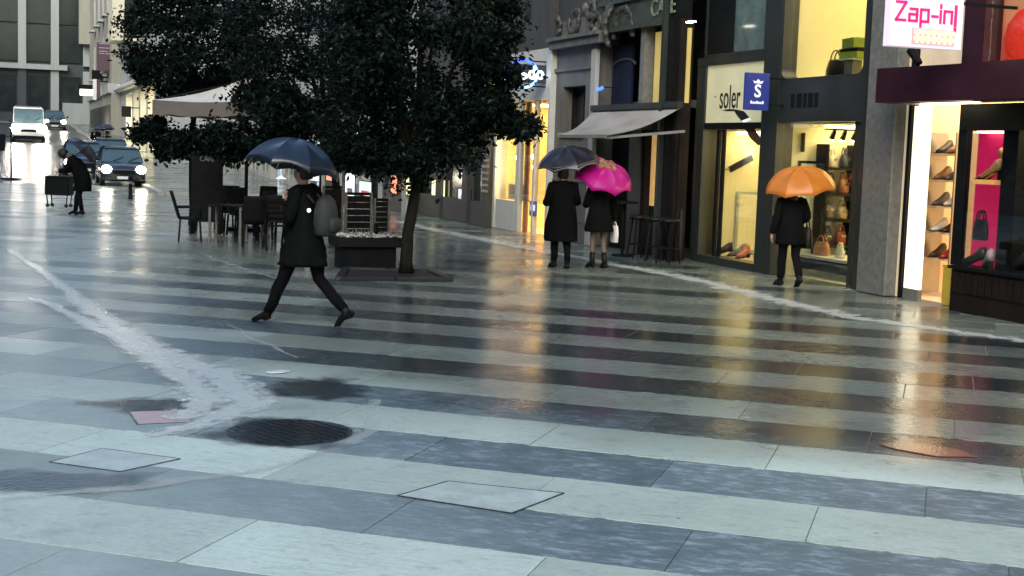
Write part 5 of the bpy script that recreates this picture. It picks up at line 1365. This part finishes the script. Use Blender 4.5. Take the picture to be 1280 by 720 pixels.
def cabin(t, wd, body, y0, y1, y2, y3, z0, z1, kt=.76):
    # windscreen foot, roof front, roof rear, rear foot
    hw = wd/2*.9; ht = wd/2*kt; mb = MB()
    pr = [(y0, z0, hw), (y1, z1-.06, ht), (y2, z1-.04, ht), (y3, z0, hw)]
    rf = MB().poly
    b = MB(); b.prism([(-ht, y1-.05, z1-.06), (-ht*.85, y1+.1, z1), (-ht*.85, y2-.1, z1), (-ht, y2, z1-.05), (ht, y2, z1-.05), (ht*.85, y2-.1, z1), (ht*.85, y1+.1, z1), (ht, y1-.05, z1-.06)], (0, 0, .03))
    b.build('roof', body, t)
    g = MB(); g.poly([(-hw, y0, z0), (hw, y0, z0), (ht, y1, z1-.06), (-ht, y1, z1-.06), (-hw, y0+.03, z0-.01), (hw, y0+.03, z0-.01), (ht, y1+.03, z1-.07), (-ht, y1+.03, z1-.07)], [(0, 1, 2, 3), (7, 6, 5, 4), (0, 3, 7, 4), (1, 5, 6, 2), (3, 2, 6, 7), (0, 4, 5, 1)])
    g.build('windscreen', CARGLASS, t)
    for s in (-1, 1):
        q = [(s*hw, y0+.08, z0), (s*ht, y1+.05, z1-.06), (s*ht, y2-.03, z1-.05), (s*hw, y3-.08, z0)]
        MB().prism(q, (-s*.02, 0, 0)).build('side_window', DARKGLASS, t)
        for a, b2 in ((q[0], q[1]), (q[2], q[3]), (((q[0][0]+q[3][0])/2, (y0+y3)/2, z0), ((q[1][0]+q[2][0])/2, (y1+y2)/2, z1-.05))):
            MB().bar(a, b2, .05).build('pillar', body, t)
    MB().prism([(-hw, y3, z0), (hw, y3, z0), (ht, y2, z1-.05), (-ht, y2, z1-.05)], (0, -.03, 0)).build('rear_window', DARKGLASS, t)
    for s in (-.35, .25): MB().bar((s, y0-.01, z0+.03), (s+.42, y0+(y1-y0)*.35-.02, z0+(z1-z0)*.35), .02).build('wiper', BLACK, t)
def paint(name, col): return mat(name, col, .22, .25, var=.06, scale=2, bump=0, coat=.9)
WHP = mat('white_van_paint', (.70, .72, .70), .25, var=.04, bump=0, coat=.6)
DKP = paint('dark_grey_car_paint', (.014, .018, .021)); BLP = paint('dark_blue_car_paint', (.012, .018, .03)); TEP = paint('dark_teal_car_paint', (.015, .030, .033))
HATCH = [(0, .78, .25, .62), (.05, .9, .2, .72), (.35, .97, .18, .82), (1.2, 1, .18, .95), (2.6, 1, .18, .96), (3.7, .98, .2, .97), (4.1, .92, .25, .93), (4.25, .85, .3, .85)]
def hatch(label, px, d, body, rz=0., k=1., lamp=HEADL):
    t, bd = car('parked_car' if lamp is None else 'car', label, 'car', px, d, 1.78, 4.25, 1.5, body, HATCH, CARGLASS, rz)
    cabin(t, 1.78, body, .95, 1.75, 3.3, 4.05, .94, 1.5)
    car_common(t, 1.78, 4.25, (.75, 3.4), .31, .02, .66, .66, lamp or CHROME, .56)
    return t
hatch('dark grey hatchback with bright headlights leading the queue', 155, 54.0, DKP)
hatch('dark blue car with a pale reflecting windscreen behind the hatchback', 106, 59.5, BLP, lamp=emat('dim_headlight', (1, .9, .75), 9))
hatch('dark teal car at the rear right of the waiting queue', 141, 64.5, TEP, lamp=emat('dim_headlight', (1, .9, .75), 4))
hatch('small grey car with lit headlights beside the white van', 68.5, 108, paint('grey_car_paint', (.10, .11, .11)))
VAN = [(0, .82, .3, .75), (.05, .93, .22, .95), (.5, .99, .2, 1.12), (.95, 1, .2, 1.2), (2.5, 1, .2, 1.22), (4.6, 1, .2, 1.22), (4.95, .95, .3, 1.2)]
t, bd = car('van', 'white van with glaring headlights coming down the street', 'van', 36, 84, 1.95, 4.95, 2.1, WHP, VAN, CARGLASS)
cabin(t, 1.95, WHP, .75, 1.35, 4.7, 4.93, 1.2, 2.1, .86)
MB().box(-.84, .84, 2.2, 4.75, 1.22, 2.07).build('load_body', WHP, t, bevel=.03)
car_common(t, 1.95, 4.95, (.85, 3.9), .34, .02, .86, .74, emat('glaring_headlight', (1, .90, .75), 90), .72, lr=.27)

# ------------------------------------------------------------------ people
def skin_mesh(name, V, E, m, parent, root, sub=1):
    names = list(V); idx = {n: i for i, n in enumerate(names)}
    me = bpy.data.meshes.new(name); me.from_pydata([V[n][0] for n in names], [(idx[a], idx[b]) for a, b in E], [])
    o = bpy.data.objects.new(name, me); C.objects.link(o)
    o.modifiers.new('skin', 'SKIN').use_smooth_shade = True
    sd = me.skin_vertices[0].data
    for n in names:
        r = V[n][1]; sd[idx[n]].radius = r if isinstance(r, tuple) else (r, r); sd[idx[n]].use_root = (n == root)
    s = o.modifiers.new('sub', 'SUBSURF'); s.levels = sub; s.render_levels = sub
    dg = bpy.context.evaluated_depsgraph_get(); me2 = bpy.data.meshes.new_from_object(o.evaluated_get(dg))
    bpy.data.objects.remove(o); me2.name = name; me2.materials.clear(); me2.materials.append(m)
    for p in me2.polygons: p.use_smooth = True
    o = bpy.data.objects.new(name, me2); C.objects.link(o); o.parent = parent
    return o
def person(label, loc, rz, J, coat, coat_m, hem, legs_m=None, leg_top=None, collar=True, hair='short', shoe_m=None, boot=.10, arm_w=.062, hat=None, skirt=(.22, .25), hood=None, fist=('r',), legbare=False):
    # J: joint name -> local position (x forward, y left, z up)
    t = thing('person', label, 'person', loc, rz)
    J = {k: Vector(v) for k, v in J.items()}
    V, E = {}, []
    def add(n, p, r, par=None):
        V[n] = (Vector(p), r)
        if par: E.append((par, n))
    pel, ch, nk, hd = J['pelvis'], J['chest'], J['neck'], J['head']
    add('pelvis', pel, (.13, .105)); add('waist', pel.lerp(ch, .45), (.125, .095), 'pelvis'); add('chest', ch, (.15, .11), 'waist'); add('neckb', ch.lerp(nk, .75), .075, 'chest'); add('neck', nk, .052, 'neckb')
    up = (hd-nk).normalized(); fw = J.get('face', Vector((1, 0, 0))); fw = (fw-up*fw.dot(up)).normalized()
    add('jaw', nk+up*.075+fw*.022, .066, 'neck'); add('face', hd+fw*.012, (.086, .092), 'jaw'); add('brow', hd+up*.065, (.082, .088), 'face'); add('top', hd+up*.115, .05, 'brow')
    add('nose', hd+fw*.112-up*.005, .012, 'face')
    side = up.cross(fw)
    for s, q in (('l', 1), ('r', -1)):
        sh, el, wr = J['sh_'+s], J['el_'+s], J['wr_'+s]
        add('sh'+s, sh, .062, 'chest'); add('up'+s, sh.lerp(el, .5), .05, 'sh'+s); add('el'+s, el, .042, 'up'+s); add('fo'+s, el.lerp(wr, .4), .042, 'el'+s); add('wr'+s, wr, .027, 'fo'+s)
        d = J.get('hd_'+s, (wr-el)).normalized(); lat = J.get('pl_'+s, Vector((1, 0, 0))); lat = (lat-d*lat.dot(d)).normalized(); nrm = d.cross(lat)*q
        pm = wr+d*.055; add('pa'+s, pm, (.036, .02), 'wr'+s)
        for i, (off, ln) in enumerate(((-.030, .062), (-.010, .074), (.010, .070), (.028, .054))):
            k = pm+d*.03+lat*off*-1; cur = 1.0 if s in fist else .35
            a = k+(d*math.cos(cur*.7)+nrm*math.sin(cur*.7))*ln*.5; b = a+(d*math.cos(cur*1.9)+nrm*math.sin(cur*1.9))*ln*.5
            add(f'k{s}{i}', k, .010, 'pa'+s); add(f'm{s}{i}', a, .0095, f'k{s}{i}'); add(f't{s}{i}', b, .008, f'm{s}{i}')
        th = wr+d*.025+lat*.035; add(f'th{s}', th, .011, 'wr'+s); add(f'tt{s}', th+(d*.7+lat*.3+nrm*.6).normalized()*.05, .009, f'th{s}')
        hp, kn, an, toe = J['hip_'+s], J['kn_'+s], J['an_'+s], J['toe_'+s]
        add('hp'+s, hp, .085, 'pelvis'); add('tg'+s, hp.lerp(kn, .5), .075, 'hp'+s); add('kn'+s, kn, .056, 'tg'+s); add('cf'+s, kn.lerp(an, .32), .056, 'kn'+s); add('an'+s, an, .038, 'cf'+s); add('ft'+s, an.lerp(toe, .6), .036, 'an'+s); add('to'+s, toe, .028, 'ft'+s)
    body = skin_mesh('body', V, E, TIGHT if legbare else SKIN, t, 'pelvis')
    if legbare:
        body.data.materials.append(SKIN)
        for p in body.data.polygons:
            if p.center.z > pel.z: p.material_index = 1
    for q in (-1, 1):
        MB().ball(hd+fw*.088+side*q*.032+up*.012, .011, 8, 6).build('eye', LEATH, t, True)
        MB().ball(hd+side*q*.086-up*.01, (.02, .02, .034), 8, 6).build('ear', SKIN, t, True)
    # hair
    if hair:
        mb = MB(); n = 14
        pth = [hd+up*.145-fw*.01, hd+up*.13-fw*.015, hd+up*.095-fw*.018, hd+up*.045-fw*.03, hd-up*.02-fw*.04, hd-up*.07-fw*.045]
        rd = [.02, (.065, .072), (.096, .102), (.102, .092), (.096, .075), (.07, .055)]
        if hair == 'long': pth += [hd-up*.16-fw*.06, hd-up*.24-fw*.07]; rd += [(.085, .05), (.06, .03)]
        mb.loft(pth, rd, n, lat=side, wob=.012); mb.build('hair', HAIR, t, True)
    if hat: hat(t, hd, up, fw, side)
    # legs in trousers, shoes
    for s, q in (('l', 1), ('r', -1)):
        hp, kn, an, toe = J['hip_'+s], J['kn_'+s], J['an_'+s], J['toe_'+s]
        if legs_m:
            MB().loft([hp+Vector((0, 0, .05)), hp.lerp(kn, .35), hp.lerp(kn, .7), kn, kn.lerp(an, .3), kn.lerp(an, .65), an+(kn-an).normalized()*.03], [.10, .095, .078, .070, .069, .060, .056], 12, lat=(0, 1, 0), wob=.02).build('trouser_leg', legs_m, t, True)
        f = (toe-an); up_s = (kn-an).normalized(); fl = f.normalized()
        heel = an-fl*.055-up_s*.055; sole = -up_s*.0
        mb = MB()
        mb.loft([an+up_s*(boot+.04), an+up_s*boot*.5, an-fl*.005, an.lerp(toe, .25)-up_s*.02, an.lerp(toe, .55), an.lerp(toe, .85), toe+fl*.055], [(.050, .052), (.048, .05), (.046, .055), (.045, .052), (.046, .038), (.043, .03), (.025, .016)], 12, lat=(0, 1, 0))
        sh_ = mb.build('shoe', shoe_m or LEATH, t, True)
        mb = MB(); a = heel; b = toe+fl*.06-Vector((0, 0, .028))
        mb.bar(an-fl*.06-up_s*.062, an+fl*.01-up_s*.062, .07, .05); mb.bar(an.lerp(toe, .4)-Vector((0, 0, .034)), toe+fl*.05-Vector((0, 0, .026)), .085, .016); mb.build('sole', BLACK, sh_)
    # coat: torso rings to the hem plus the two sleeves, one garment
    mb = MB(); mb.loft([Vector(c[0]) for c in coat], [c[1] for c in coat], 20, lat=(0, 1, 0), wob=.055)
    for s in ('l', 'r'):
        sh, el, wr = J['sh_'+s], J['el_'+s], J['wr_'+s]; w_ = arm_w; q = 1 if s == 'l' else -1
        mb.loft([sh+Vector((0, -q*.06, .03)), sh+Vector((0, 0, .012)), sh.lerp(el, .4), sh.lerp(el, .8), el, el.lerp(wr, .3), el.lerp(wr, .75), wr.lerp(el, .03)], [w_*1.15, w_*1.32, w_*1.15, w_*1.02, w_*1.02, w_*.98, w_*.86, w_*.8], 12, wob=.03)
    mb.build('coat', coat_m, t, True)
    if collar:
        MB().loft([ch.lerp(nk, .62), ch.lerp(nk, .85), nk+up*.03], [(.13, .105), (.095, .09), (.078, .078)], 14, lat=(0, 1, 0)).build('collar', coat_m, t, True)
    return t
def W2L(t_loc, rz, p):
    d = Vector(p)-Vector(t_loc); c, s = math.cos(-rz), math.sin(-rz); return Vector((d.x*c-d.y*s, d.x*s+d.y*c, d.z))
def L2W(t_loc, rz, p):
    c, s = math.cos(rz), math.sin(rz); p = Vector(p); return Vector(t_loc)+Vector((p.x*c-p.y*s, p.x*s+p.y*c, p.z))

def umbrella(label, hand, apex, r, depth, m, handle_m=LEATH, edge=None, panels=8, scallop=.05, inner=None, tuft=None, grip=.10):
    hand, apex = Vector(hand), Vector(apex); ax = (apex-hand).normalized(); q = ax.to_track_quat('Z', 'Y')
    L = (apex-hand).length
    t = thing('umbrella', label, 'umbrella', hand); t.rotation_mode = 'QUATERNION'; t.rotation_quaternion = q
    n = panels*6; rows = 9; pts = []
    def P(f, k, dr=0.):
        a = 2*math.pi*k/n; u = (k % 6)/6; sc_ = math.sin(math.pi*u)
        rr = r*math.sin(f*1.25)/math.sin(1.25)*(1-.07*sc_*f); z = L-depth*(1-math.cos(f*1.25))/(1-math.cos(1.25))
        z += (scallop*sc_*f**3) - .045*sc_*math.sin(math.pi*min(1, f*1.05))
        rr += .006*noise.noise(Vector((a*2, f*4, r*7)))
        return Vector(((rr+dr)*math.cos(a), (rr+dr)*math.sin(a), z+dr))
    mb = MB()
    for pn in range(panels):        # each gore is its own piece of cloth, seamed along the ribs
        cols_ = range(pn*6, pn*6+7)
        vs = [[mb.bm.verts.new(P(max(.02, f/rows), k)) for k in cols_] for f in range(rows+1)]
        vi = [[mb.bm.verts.new(P(max(.02, f/rows), k, -.003)) for k in cols_] for f in range(rows+1)]
        for f in range(rows):
            for k in range(6):
                mb.bm.faces.new((vs[f][k], vs[f+1][k], vs[f+1][k+1], vs[f][k+1])); mb.bm.faces.new((vi[f][k], vi[f][k+1], vi[f+1][k+1], vi[f+1][k]))
        for k in range(6): mb.bm.faces.new((vs[rows][k], vi[rows][k], vi[rows][k+1], vs[rows][k+1]))
    cn_ = mb.build('canopy', m, t, False, norm=False)
    for p in cn_.data.polygons: p.use_smooth = True
    if edge:
        for band, wd in ((.93, .006), (.84, .004)):
            mb = MB(); f = band
            ring = [P(f, k, .002) for k in range(n)]; r2_ = [P(f+wd*4, k, .002) for k in range(n)]
            mb.poly(ring+r2_, [(k, n+k, n+(k+1) % n, (k+1) % n) for k in range(n)]); mb.build('edge_stripe', edge, cn_)
    for k in range(panels):
        MB().loft([P(max(.03, i/6), k*6, -.008) for i in range(7)], .005, 5).build('rib', CHROME if not inner else BLACK, t)
        a = P(.5, k*6, -.012); MB().bar((0, 0, L-depth*.95), a, .006).build('stretcher', BLACK, t)
    MB().cyl((0, 0, 0), (0, 0, L), .007, n=8).build('shaft', CHROME, t); MB().cyl((0, 0, L-.01), (0, 0, L+.06), .006, .003, n=8).build('tip', handle_m, t)
    MB().loft([(0, 0, .07), (0, 0, -.10), (0, 0, -.13), (.03, 0, -.165), (.065, 0, -.16), (.085, 0, -.125)], .014, 8).build('handle', handle_m, t, True)
    if tuft:
        MB().poly; mb = MB(); ring = [P(.02, k, .003) for k in range(n)]; r2_ = [P(.20 if (k//6) % 2 else .26, k, .003) for k in range(n)]; mb.poly(ring+r2_, [(k, n+k, n+(k+1) % n, (k+1) % n) for k in range(n)]); mb.build('crown_patch', tuft, cn_)
    return t
def cloth(name, col, tr=.35, rough=.35, tcol=None):
    m = mat(name, col, rough, var=.12, scale=5, bump=.05, coat=.25)
    n = m.node_tree; b = n.nodes['Principled BSDF']; x = n.nodes.new('ShaderNodeBsdfTranslucent'); x.inputs[0].default_value = (*(tcol or col), 1)
    s = n.nodes.new('ShaderNodeMixShader'); s.inputs[0].default_value = tr
    n.links.new(b.outputs[0], s.inputs[1]); n.links.new(x.outputs[0], s.inputs[2]); n.links.new(s.outputs[0], n.nodes['Material Output'].inputs[0]); return m
PINKU = cloth('hot_pink_umbrella_cloth', (.68, .012, .36), .45); ORU = cloth('orange_umbrella_cloth', (.80, .33, .05), .5); BLU = cloth('dark_blue_umbrella_cloth', (.009, .019, .032), .1, .3); TAR = cloth('black_tartan_umbrella_cloth', (.018, .016, .02), .12, .3); DKU = cloth('charcoal_umbrella_cloth', (.02, .024, .028), .1, .3)
EDGE = mat('grey_tartan_stripe', (.22, .22, .23), .5, bump=0); GREENP = mat('olive_patch_cloth', (.22, .16, .03), .5, bump=0)

def stand(h=1.72, lean=0., stride=0., sway=0.):
    k = h/1.72
    J = dict(pelvis=(0, 0, .93*k), chest=(.0+lean*.4, 0, 1.27*k), neck=(.0+lean*.55, 0, 1.44*k), head=(.015+lean*.65, 0, 1.58*k))
    for s, q in (('l', 1), ('r', -1)):
        st = stride*q
        J['sh_'+s] = (lean*.45, q*.185*k, 1.385*k); J['el_'+s] = (-.04+lean*.4, q*.24*k, 1.11*k); J['wr_'+s] = (.05+lean*.4, q*.25*k, .87*k)
        J['hip_'+s] = (0, q*.09*k, .90*k); J['kn_'+s] = (st*.5+.03, q*.095*k, .49*k); J['an_'+s] = (st-.02, q*.10*k, .085); J['toe_'+s] = (st+.12, q*.12*k, .03)
    return J

# --- man striding left under the dark blue umbrella
pf, pr_ = gp(338, 402), gp(424, 410)
hd_ = math.atan2((pf-pr_).y, (pf-pr_).x); loc = (pf+pr_)/2; loc.z = 0
k = 1.06
J = stand(1.82, .06)
J.update(kn_l=(.235, .09, .50), an_l=(.43, .09, .10), toe_l=(.56, .10, .045), hip_l=(.03, .09, .94), hip_r=(-.03, -.09, .94), kn_r=(-.12, -.09, .52), an_r=(-.47, -.09, .17), toe_r=(-.37, -.10, .045),
         el_l=(.06, .25, 1.15), wr_l=(.17, .12, 1.36), hd_l=(.10, 0, 1), pl_l=(0, 1, 0), el_r=(-.02, -.25, 1.17), wr_r=(.18, -.22, 1.08), hd_r=(1, 0, .1))
for kk in ('hd_l', 'pl_l', 'hd_r'): J[kk] = Vector(J[kk])
coat = [((.02, 0, .66), (.255, .27)), ((.02, 0, .70), (.25, .265)), ((.02, 0, .85), (.235, .225)), ((.025, 0, 1.0), (.215, .185)), ((.03, 0, 1.13), (.205, .165)), ((.04, 0, 1.28), (.225, .165)), ((.045, 0, 1.40), (.22, .145)), ((.045, 0, 1.47), (.175, .115)), ((.05, 0, 1.52), (.09, .085))]
pm = person('man striding across the square in a charcoal knee length coat with backpack', loc, hd_, J, coat, GREYC, .66, TROUS, fist=('l', 'r'), boot=.12)
hand = L2W(loc, hd_, Vector(J['wr_l'])+J['hd_l'].normalized()*.07)
apx = dp(394, 174, (loc-Vector((0, 0, H))).dot(FW)-.1)
ub = umbrella('dark blue umbrella over the striding man with backpack', hand, (hand.x*.6+apx.x*.4, hand.y*.6+apx.y*.4, apx.z), .55, .36, BLU)
# backpack sits on his back
bp_ = L2W(loc, hd_, (-.235, -.02, 1.0))
t = thing('backpack', 'grey rounded backpack on the back of the striding man', 'backpack', bp_, hd_)
GREYB = mat('grey_backpack_cloth', (.026, .030, .027), .7, var=.3, scale=18, bump=.3)
MB().loft([(0, 0, 0), (0, 0, .03), (0, 0, .15), (0, 0, .28), (.005, 0, .38), (.02, 0, .43), (.03, 0, .445)], [(.12, .09), (.15, .115), (.16, .13), (.155, .12), (.13, .095), (.08, .06), (.03, .02)], 18, lat=(0, 1, 0)).build('bag_body', GREYB, t, True)
MB().loft([(-.11, 0, .05), (-.12, 0, .07), (-.12, 0, .18), (-.10, 0, .20)], [(.09, .02), (.11, .045), (.11, .045), (.08, .02)], 12, lat=(0, 1, 0)).build('pocket', GREYB, t, True)
for s in (-.09, .09): MB().loft([(.09, s, .36), (.2, s*1.25, .47), (.30, s*1.4, .42), (.36, s*1.4, .25), (.28, s*1.5, .08), (.10, s*1.1, .05)], (.025, .008), 8, lat=(0, 1, 0)).build('strap', GREYB, t, True)
MB().ball((.12, .16, .28), .022, 8, 6).build('reflector', emat('small_white_clip_light', (.9, 1, .95), 1.6), t, True)

# --- couple walking away along the shops
aw_h = math.atan2(.93, .02)
loc = gp(700, 334); rz = R(84)
J = stand(1.75, .03, .07)
J.update(el_l=(-.02, .29, 1.13), wr_l=(.20, .22, 1.10), el_r=(.05, -.28, 1.15), wr_r=(.20, -.22, 1.30)); J['hd_r'] = Vector((.1, 0, 1)); J['pl_r'] = Vector((0, 1, 0)); J['hd_l'] = Vector((1, -.2, 0))
coat = [((0, 0, .46), (.285, .22)), ((0, 0, .5), (.285, .215)), ((0, 0, .75), (.27, .195)), ((0, 0, .98), (.245, .175)), ((.005, 0, 1.15), (.235, .16)), ((.01, 0, 1.3), (.245, .15)), ((.012, 0, 1.40), (.225, .13)), ((.015, 0, 1.46), (.16, .10)), ((.02, 0, 1.51), (.085, .08))]
def cap(t, hd, up, fw, side):
    MB().loft([hd+up*.05, hd+up*.11, hd+up*.15, hd+up*.165], [(.10, .108), (.102, .11), (.08, .09), (.02, .02)], 14, lat=side).build('cap', BLACKC, t, True)
    MB().loft([hd+up*.06+fw*.08, hd+up*.055+fw*.16], [(.08, .01), (.06, .008)], 10, lat=side).build('peak', BLACKC, t, True)
person('man in a long black coat seen from behind under the tartan umbrella', loc, rz, J, coat, BLACKC, .46, TROUS, hat=cap, fist=('r',), arm_w=.07)
hand = L2W(loc, rz, Vector(J['wr_r'])+J['hd_r'].normalized()*.07)
d_ = (loc-Vector((0, 0, H))).dot(FW)
ap = dp(709, 184, d_-.15)
um = umbrella('black tartan umbrella with pale edge stripes tilted beside the pink one', hand, ap, .56, .30, TAR, edge=EDGE)
loc = gp(747, 334); rz = R(92)
J = stand(1.66, .02, .05)
J.update(el_r=(-.04, -.27, 1.08), wr_r=(.02, -.31, .86), el_l=(.06, .24, 1.10), wr_l=(.18, -.02, 1.22)); J['hd_l'] = Vector((.1, 0, 1)); J['pl_l'] = Vector((0, 1, 0))
coat = [((0, 0, .63), (.265, .215)), ((0, 0, .67), (.265, .21)), ((0, 0, .83), (.25, .19)), ((0, 0, .96), (.225, .165)), ((0, 0, 1.08), (.20, .15)), ((.005, 0, 1.22), (.215, .145)), ((.01, 0, 1.33), (.20, .125)), ((.012, 0, 1.39), (.15, .1)), ((.015, 0, 1.43), (.08, .075))]
person('woman in a short black coat with bare looking legs under the pink umbrella', loc, rz, J, coat, BLACKC, .63, None, hair='long', legbare=True, fist=('l', 'r'), boot=.14)
hand = L2W(loc, rz, Vector(J['wr_l'])+J['hd_l'].normalized()*.06)
c_ = L2W(loc, rz, (-.12, .02, 1.72)); d_ = (loc-Vector((0, 0, H))).dot(FW)
apx = dp(761, 199, d_-.34)
um = umbrella('hot pink scalloped umbrella tilted back over the woman', hand, hand+(apx-hand).normalized()*.66, .56, .34, PINKU, tuft=GREENP, scallop=.06)
hw_ = L2W(loc, rz, J['wr_r'])
t = thing('shopping_bag', 'white shopping bag hanging from the right hand of the pink umbrella woman', 'bag', (hw_.x, hw_.y, hw_.z-.42), rz)
MB().loft([(0, 0, .0), (0, 0, .02), (0, 0, .16), (0, 0, .30)], [(.045, .13), (.055, .14), (.05, .14), (.03, .13)], 12, lat=(0, 1, 0), wob=.02).build('bag_body', CLOTHW, t, True)
MB().loft([(.09, 0, .29), (.05, 0, .35), (0, 0, .37), (-.05, 0, .35), (-.09, 0, .29)], .008, 6).build('handle', CLOTHW, t)

# --- woman with the orange umbrella stepping to the shop
loc = gp(985, 357); rz = R(80)
J = stand(1.66, .05, .12)
J.update(an_r=(-.20, -.10, .14), toe_r=(-.09, -.11, .04), kn_r=(-.03, -.09, .50), el_l=(-.03, .27, 1.08), wr_l=(.02, .30, .83), el_r=(-.02, -.26, 1.10), wr_r=(.17, -.25, 1.02))
J['hd_r'] = Vector((.2, 0, 1)); J['pl_r'] = Vector((0, 1, 0))
coat = [((.01, 0, .66), (.24, .205)), ((.01, 0, .70), (.24, .20)), ((.01, 0, .86), (.235, .19)), ((.01, 0, 1.0), (.215, .165)), ((.012, 0, 1.12), (.205, .15)), ((.02, 0, 1.25), (.215, .145)), ((.022, 0, 1.34), (.195, .125)), ((.025, 0, 1.40), (.14, .1)), ((.028, 0, 1.44), (.08, .075))]
person('woman in a black coat seen from behind under the orange umbrella', loc, rz, J, coat, BLACKC, .66, TROUS, hair='long', fist=('r',), boot=.14)
hand = L2W(loc, rz, Vector(J['wr_r'])+J['hd_r'].normalized()*.06)
d_ = (loc-Vector((0, 0, H))).dot(FW); apx = dp(999, 208, d_-.15)
umbrella('bright orange umbrella in front of the lit shop window', hand, apx, .58, .36, ORU, scallop=.03)
eb = L2W(loc, rz, J['el_r'])
handbag('black leather handbag on the right arm of the orange umbrella woman', (eb.x+.03, eb.y+.12, .60), rz+.3, .36, .34, .2, LEATH)

# --- bent person with trolley case
loc = gp(96, 268); rz = math.atan2(.45, -.9)
J = dict(pelvis=(-.16, 0, .93), chest=(.02, 0, 1.28), neck=(.20, 0, 1.46), head=(.34, 0, 1.52), face=Vector((.6, 0, -.8)))
for s, q in (('l', 1), ('r', -1)):
    J['sh_'+s] = (.09, q*.185, 1.37); J['el_'+s] = (.20, q*.23, 1.12); J['wr_'+s] = (.42, q*.13, 1.10); J['hd_'+s] = Vector((1, 0, -.3))
    J['hip_'+s] = (-.16, q*.09, .9); J['kn_'+s] = (-.04-.06*q, q*.09, .49); J['an_'+s] = (-.05-.13*q, q*.09, .085); J['toe_'+s] = (.09-.13*q, q*.1, .03)
coat = [((-.15, 0, .60), (.22, .22)), ((-.15, 0, .64), (.225, .225)), ((-.16, 0, .82), (.225, .225)), ((-.14, 0, .98), (.22, .20)), ((-.08, 0, 1.12), (.215, .19)), ((0, 0, 1.25), (.225, .18)), ((.07, 0, 1.35), (.22, .15)), ((.14, 0, 1.42), (.15, .11)), ((.19, 0, 1.45), (.08, .08))]
def hood(t, hd, up, fw, side):
    MB().ball(hd-fw*.01+up*.03, (.135, .135, .14), 14, 9).build('fur_hood', HAIR, t, True)
    MB().loft([Vector((.10, 0, 1.40)), Vector((.17, 0, 1.47)), Vector((.24, 0, 1.50))], [(.15, .10), (.14, .10), (.12, .09)], 14, lat=(0, 1, 0)).build('scarf', mat('grey_scarf', (.09, .085, .08), .8, bump=.4), t, True)
person('person in black bending forward over a box shaped case on the street', loc, rz, J, coat, BLACKC, .6, TROUS, hair=None, hat=hood, fist=('l', 'r'))
hand = L2W(loc, rz, (.05, -.26, 1.18)); d_ = (loc-Vector((0, 0, H))).dot(FW)
umbrella('charcoal umbrella resting over the back of the bending person', L2W(loc, rz, J['wr_r']), dp(111, 181, d_+.1), .50, .28, DKU)
cs = gp(74, 259); rzc = rz
t = thing('trolley_case', 'black box shaped trolley case standing before the bending person', 'case', (cs.x, cs.y, 0), rzc)
MB().box(-.36, .36, -.18, .18, .34, .88).build('case_body', LEATH, t, bevel=.03); MB().box(-.37, .37, -.19, .19, .82, .86).build('lid_seam', BLACK, t)
for x in (-.30, .30):
    for y in (-.14, .14): MB().bar((x, y, .35), (x*.9, y, .05), .025).build('leg', BLACK, t)
    MB().loft([(x*.9, -.17, .05), (x*.9, -.12, .05)], .05, 12).build('wheel', TYRE, t); MB().loft([(x*.9, .12, .05), (x*.9, .17, .05)], .05, 12).build('wheel', TYRE, t)
for y in (-.1, .1): MB().bar((-.08, y, .88), (-.08, y, 1.14), .02).build('handle_rod', BLACK, t)
MB().bar((-.08, -.12, 1.15), (-.08, .12, 1.15), .03).build('handle', BLACK, t)

# --- two people far down the pavement
def far_person(label, px, d, um_label, uc, sgn):
    p = dp(px, 170, d); p.z = gz(p.y)+(.11 if p.x > 5.15 else 0); rz = R(-80)
    J = stand(1.72, .02, .1); J['wr_r'] = (.2, -.15, 1.3); J['el_r'] = (.04, -.26, 1.12)
    J['hd_r'] = Vector((0, 0, 1)); J['pl_r'] = Vector((0, 1, 0))
    coat = [((0, 0, .6), (.25, .2)), ((0, 0, .9), (.23, .18)), ((0, 0, 1.15), (.22, .16)), ((0, 0, 1.33), (.23, .14)), ((.01, 0, 1.42), (.16, .1)), ((.015, 0, 1.48), (.08, .08))]
    person(label, p, rz, J, coat, BLACKC, .6, TROUS, fist=('r',))
    if um_label:
        hand = L2W(p, rz, Vector(J['wr_r'])+Vector((0, 0, .06))); umbrella(um_label, hand, hand+Vector((-.05, .05, .72)), .56, .32, uc)
far_person('distant person in dark clothes walking under a dark umbrella behind the cars', 134, 70, 'dark violet umbrella far down the pavement behind the cars', cloth('violet_black_cloth', (.03, .028, .06), .15), 1)
far_person('distant dark figure without umbrella on the far pavement', 120, 74, None, None, -1)
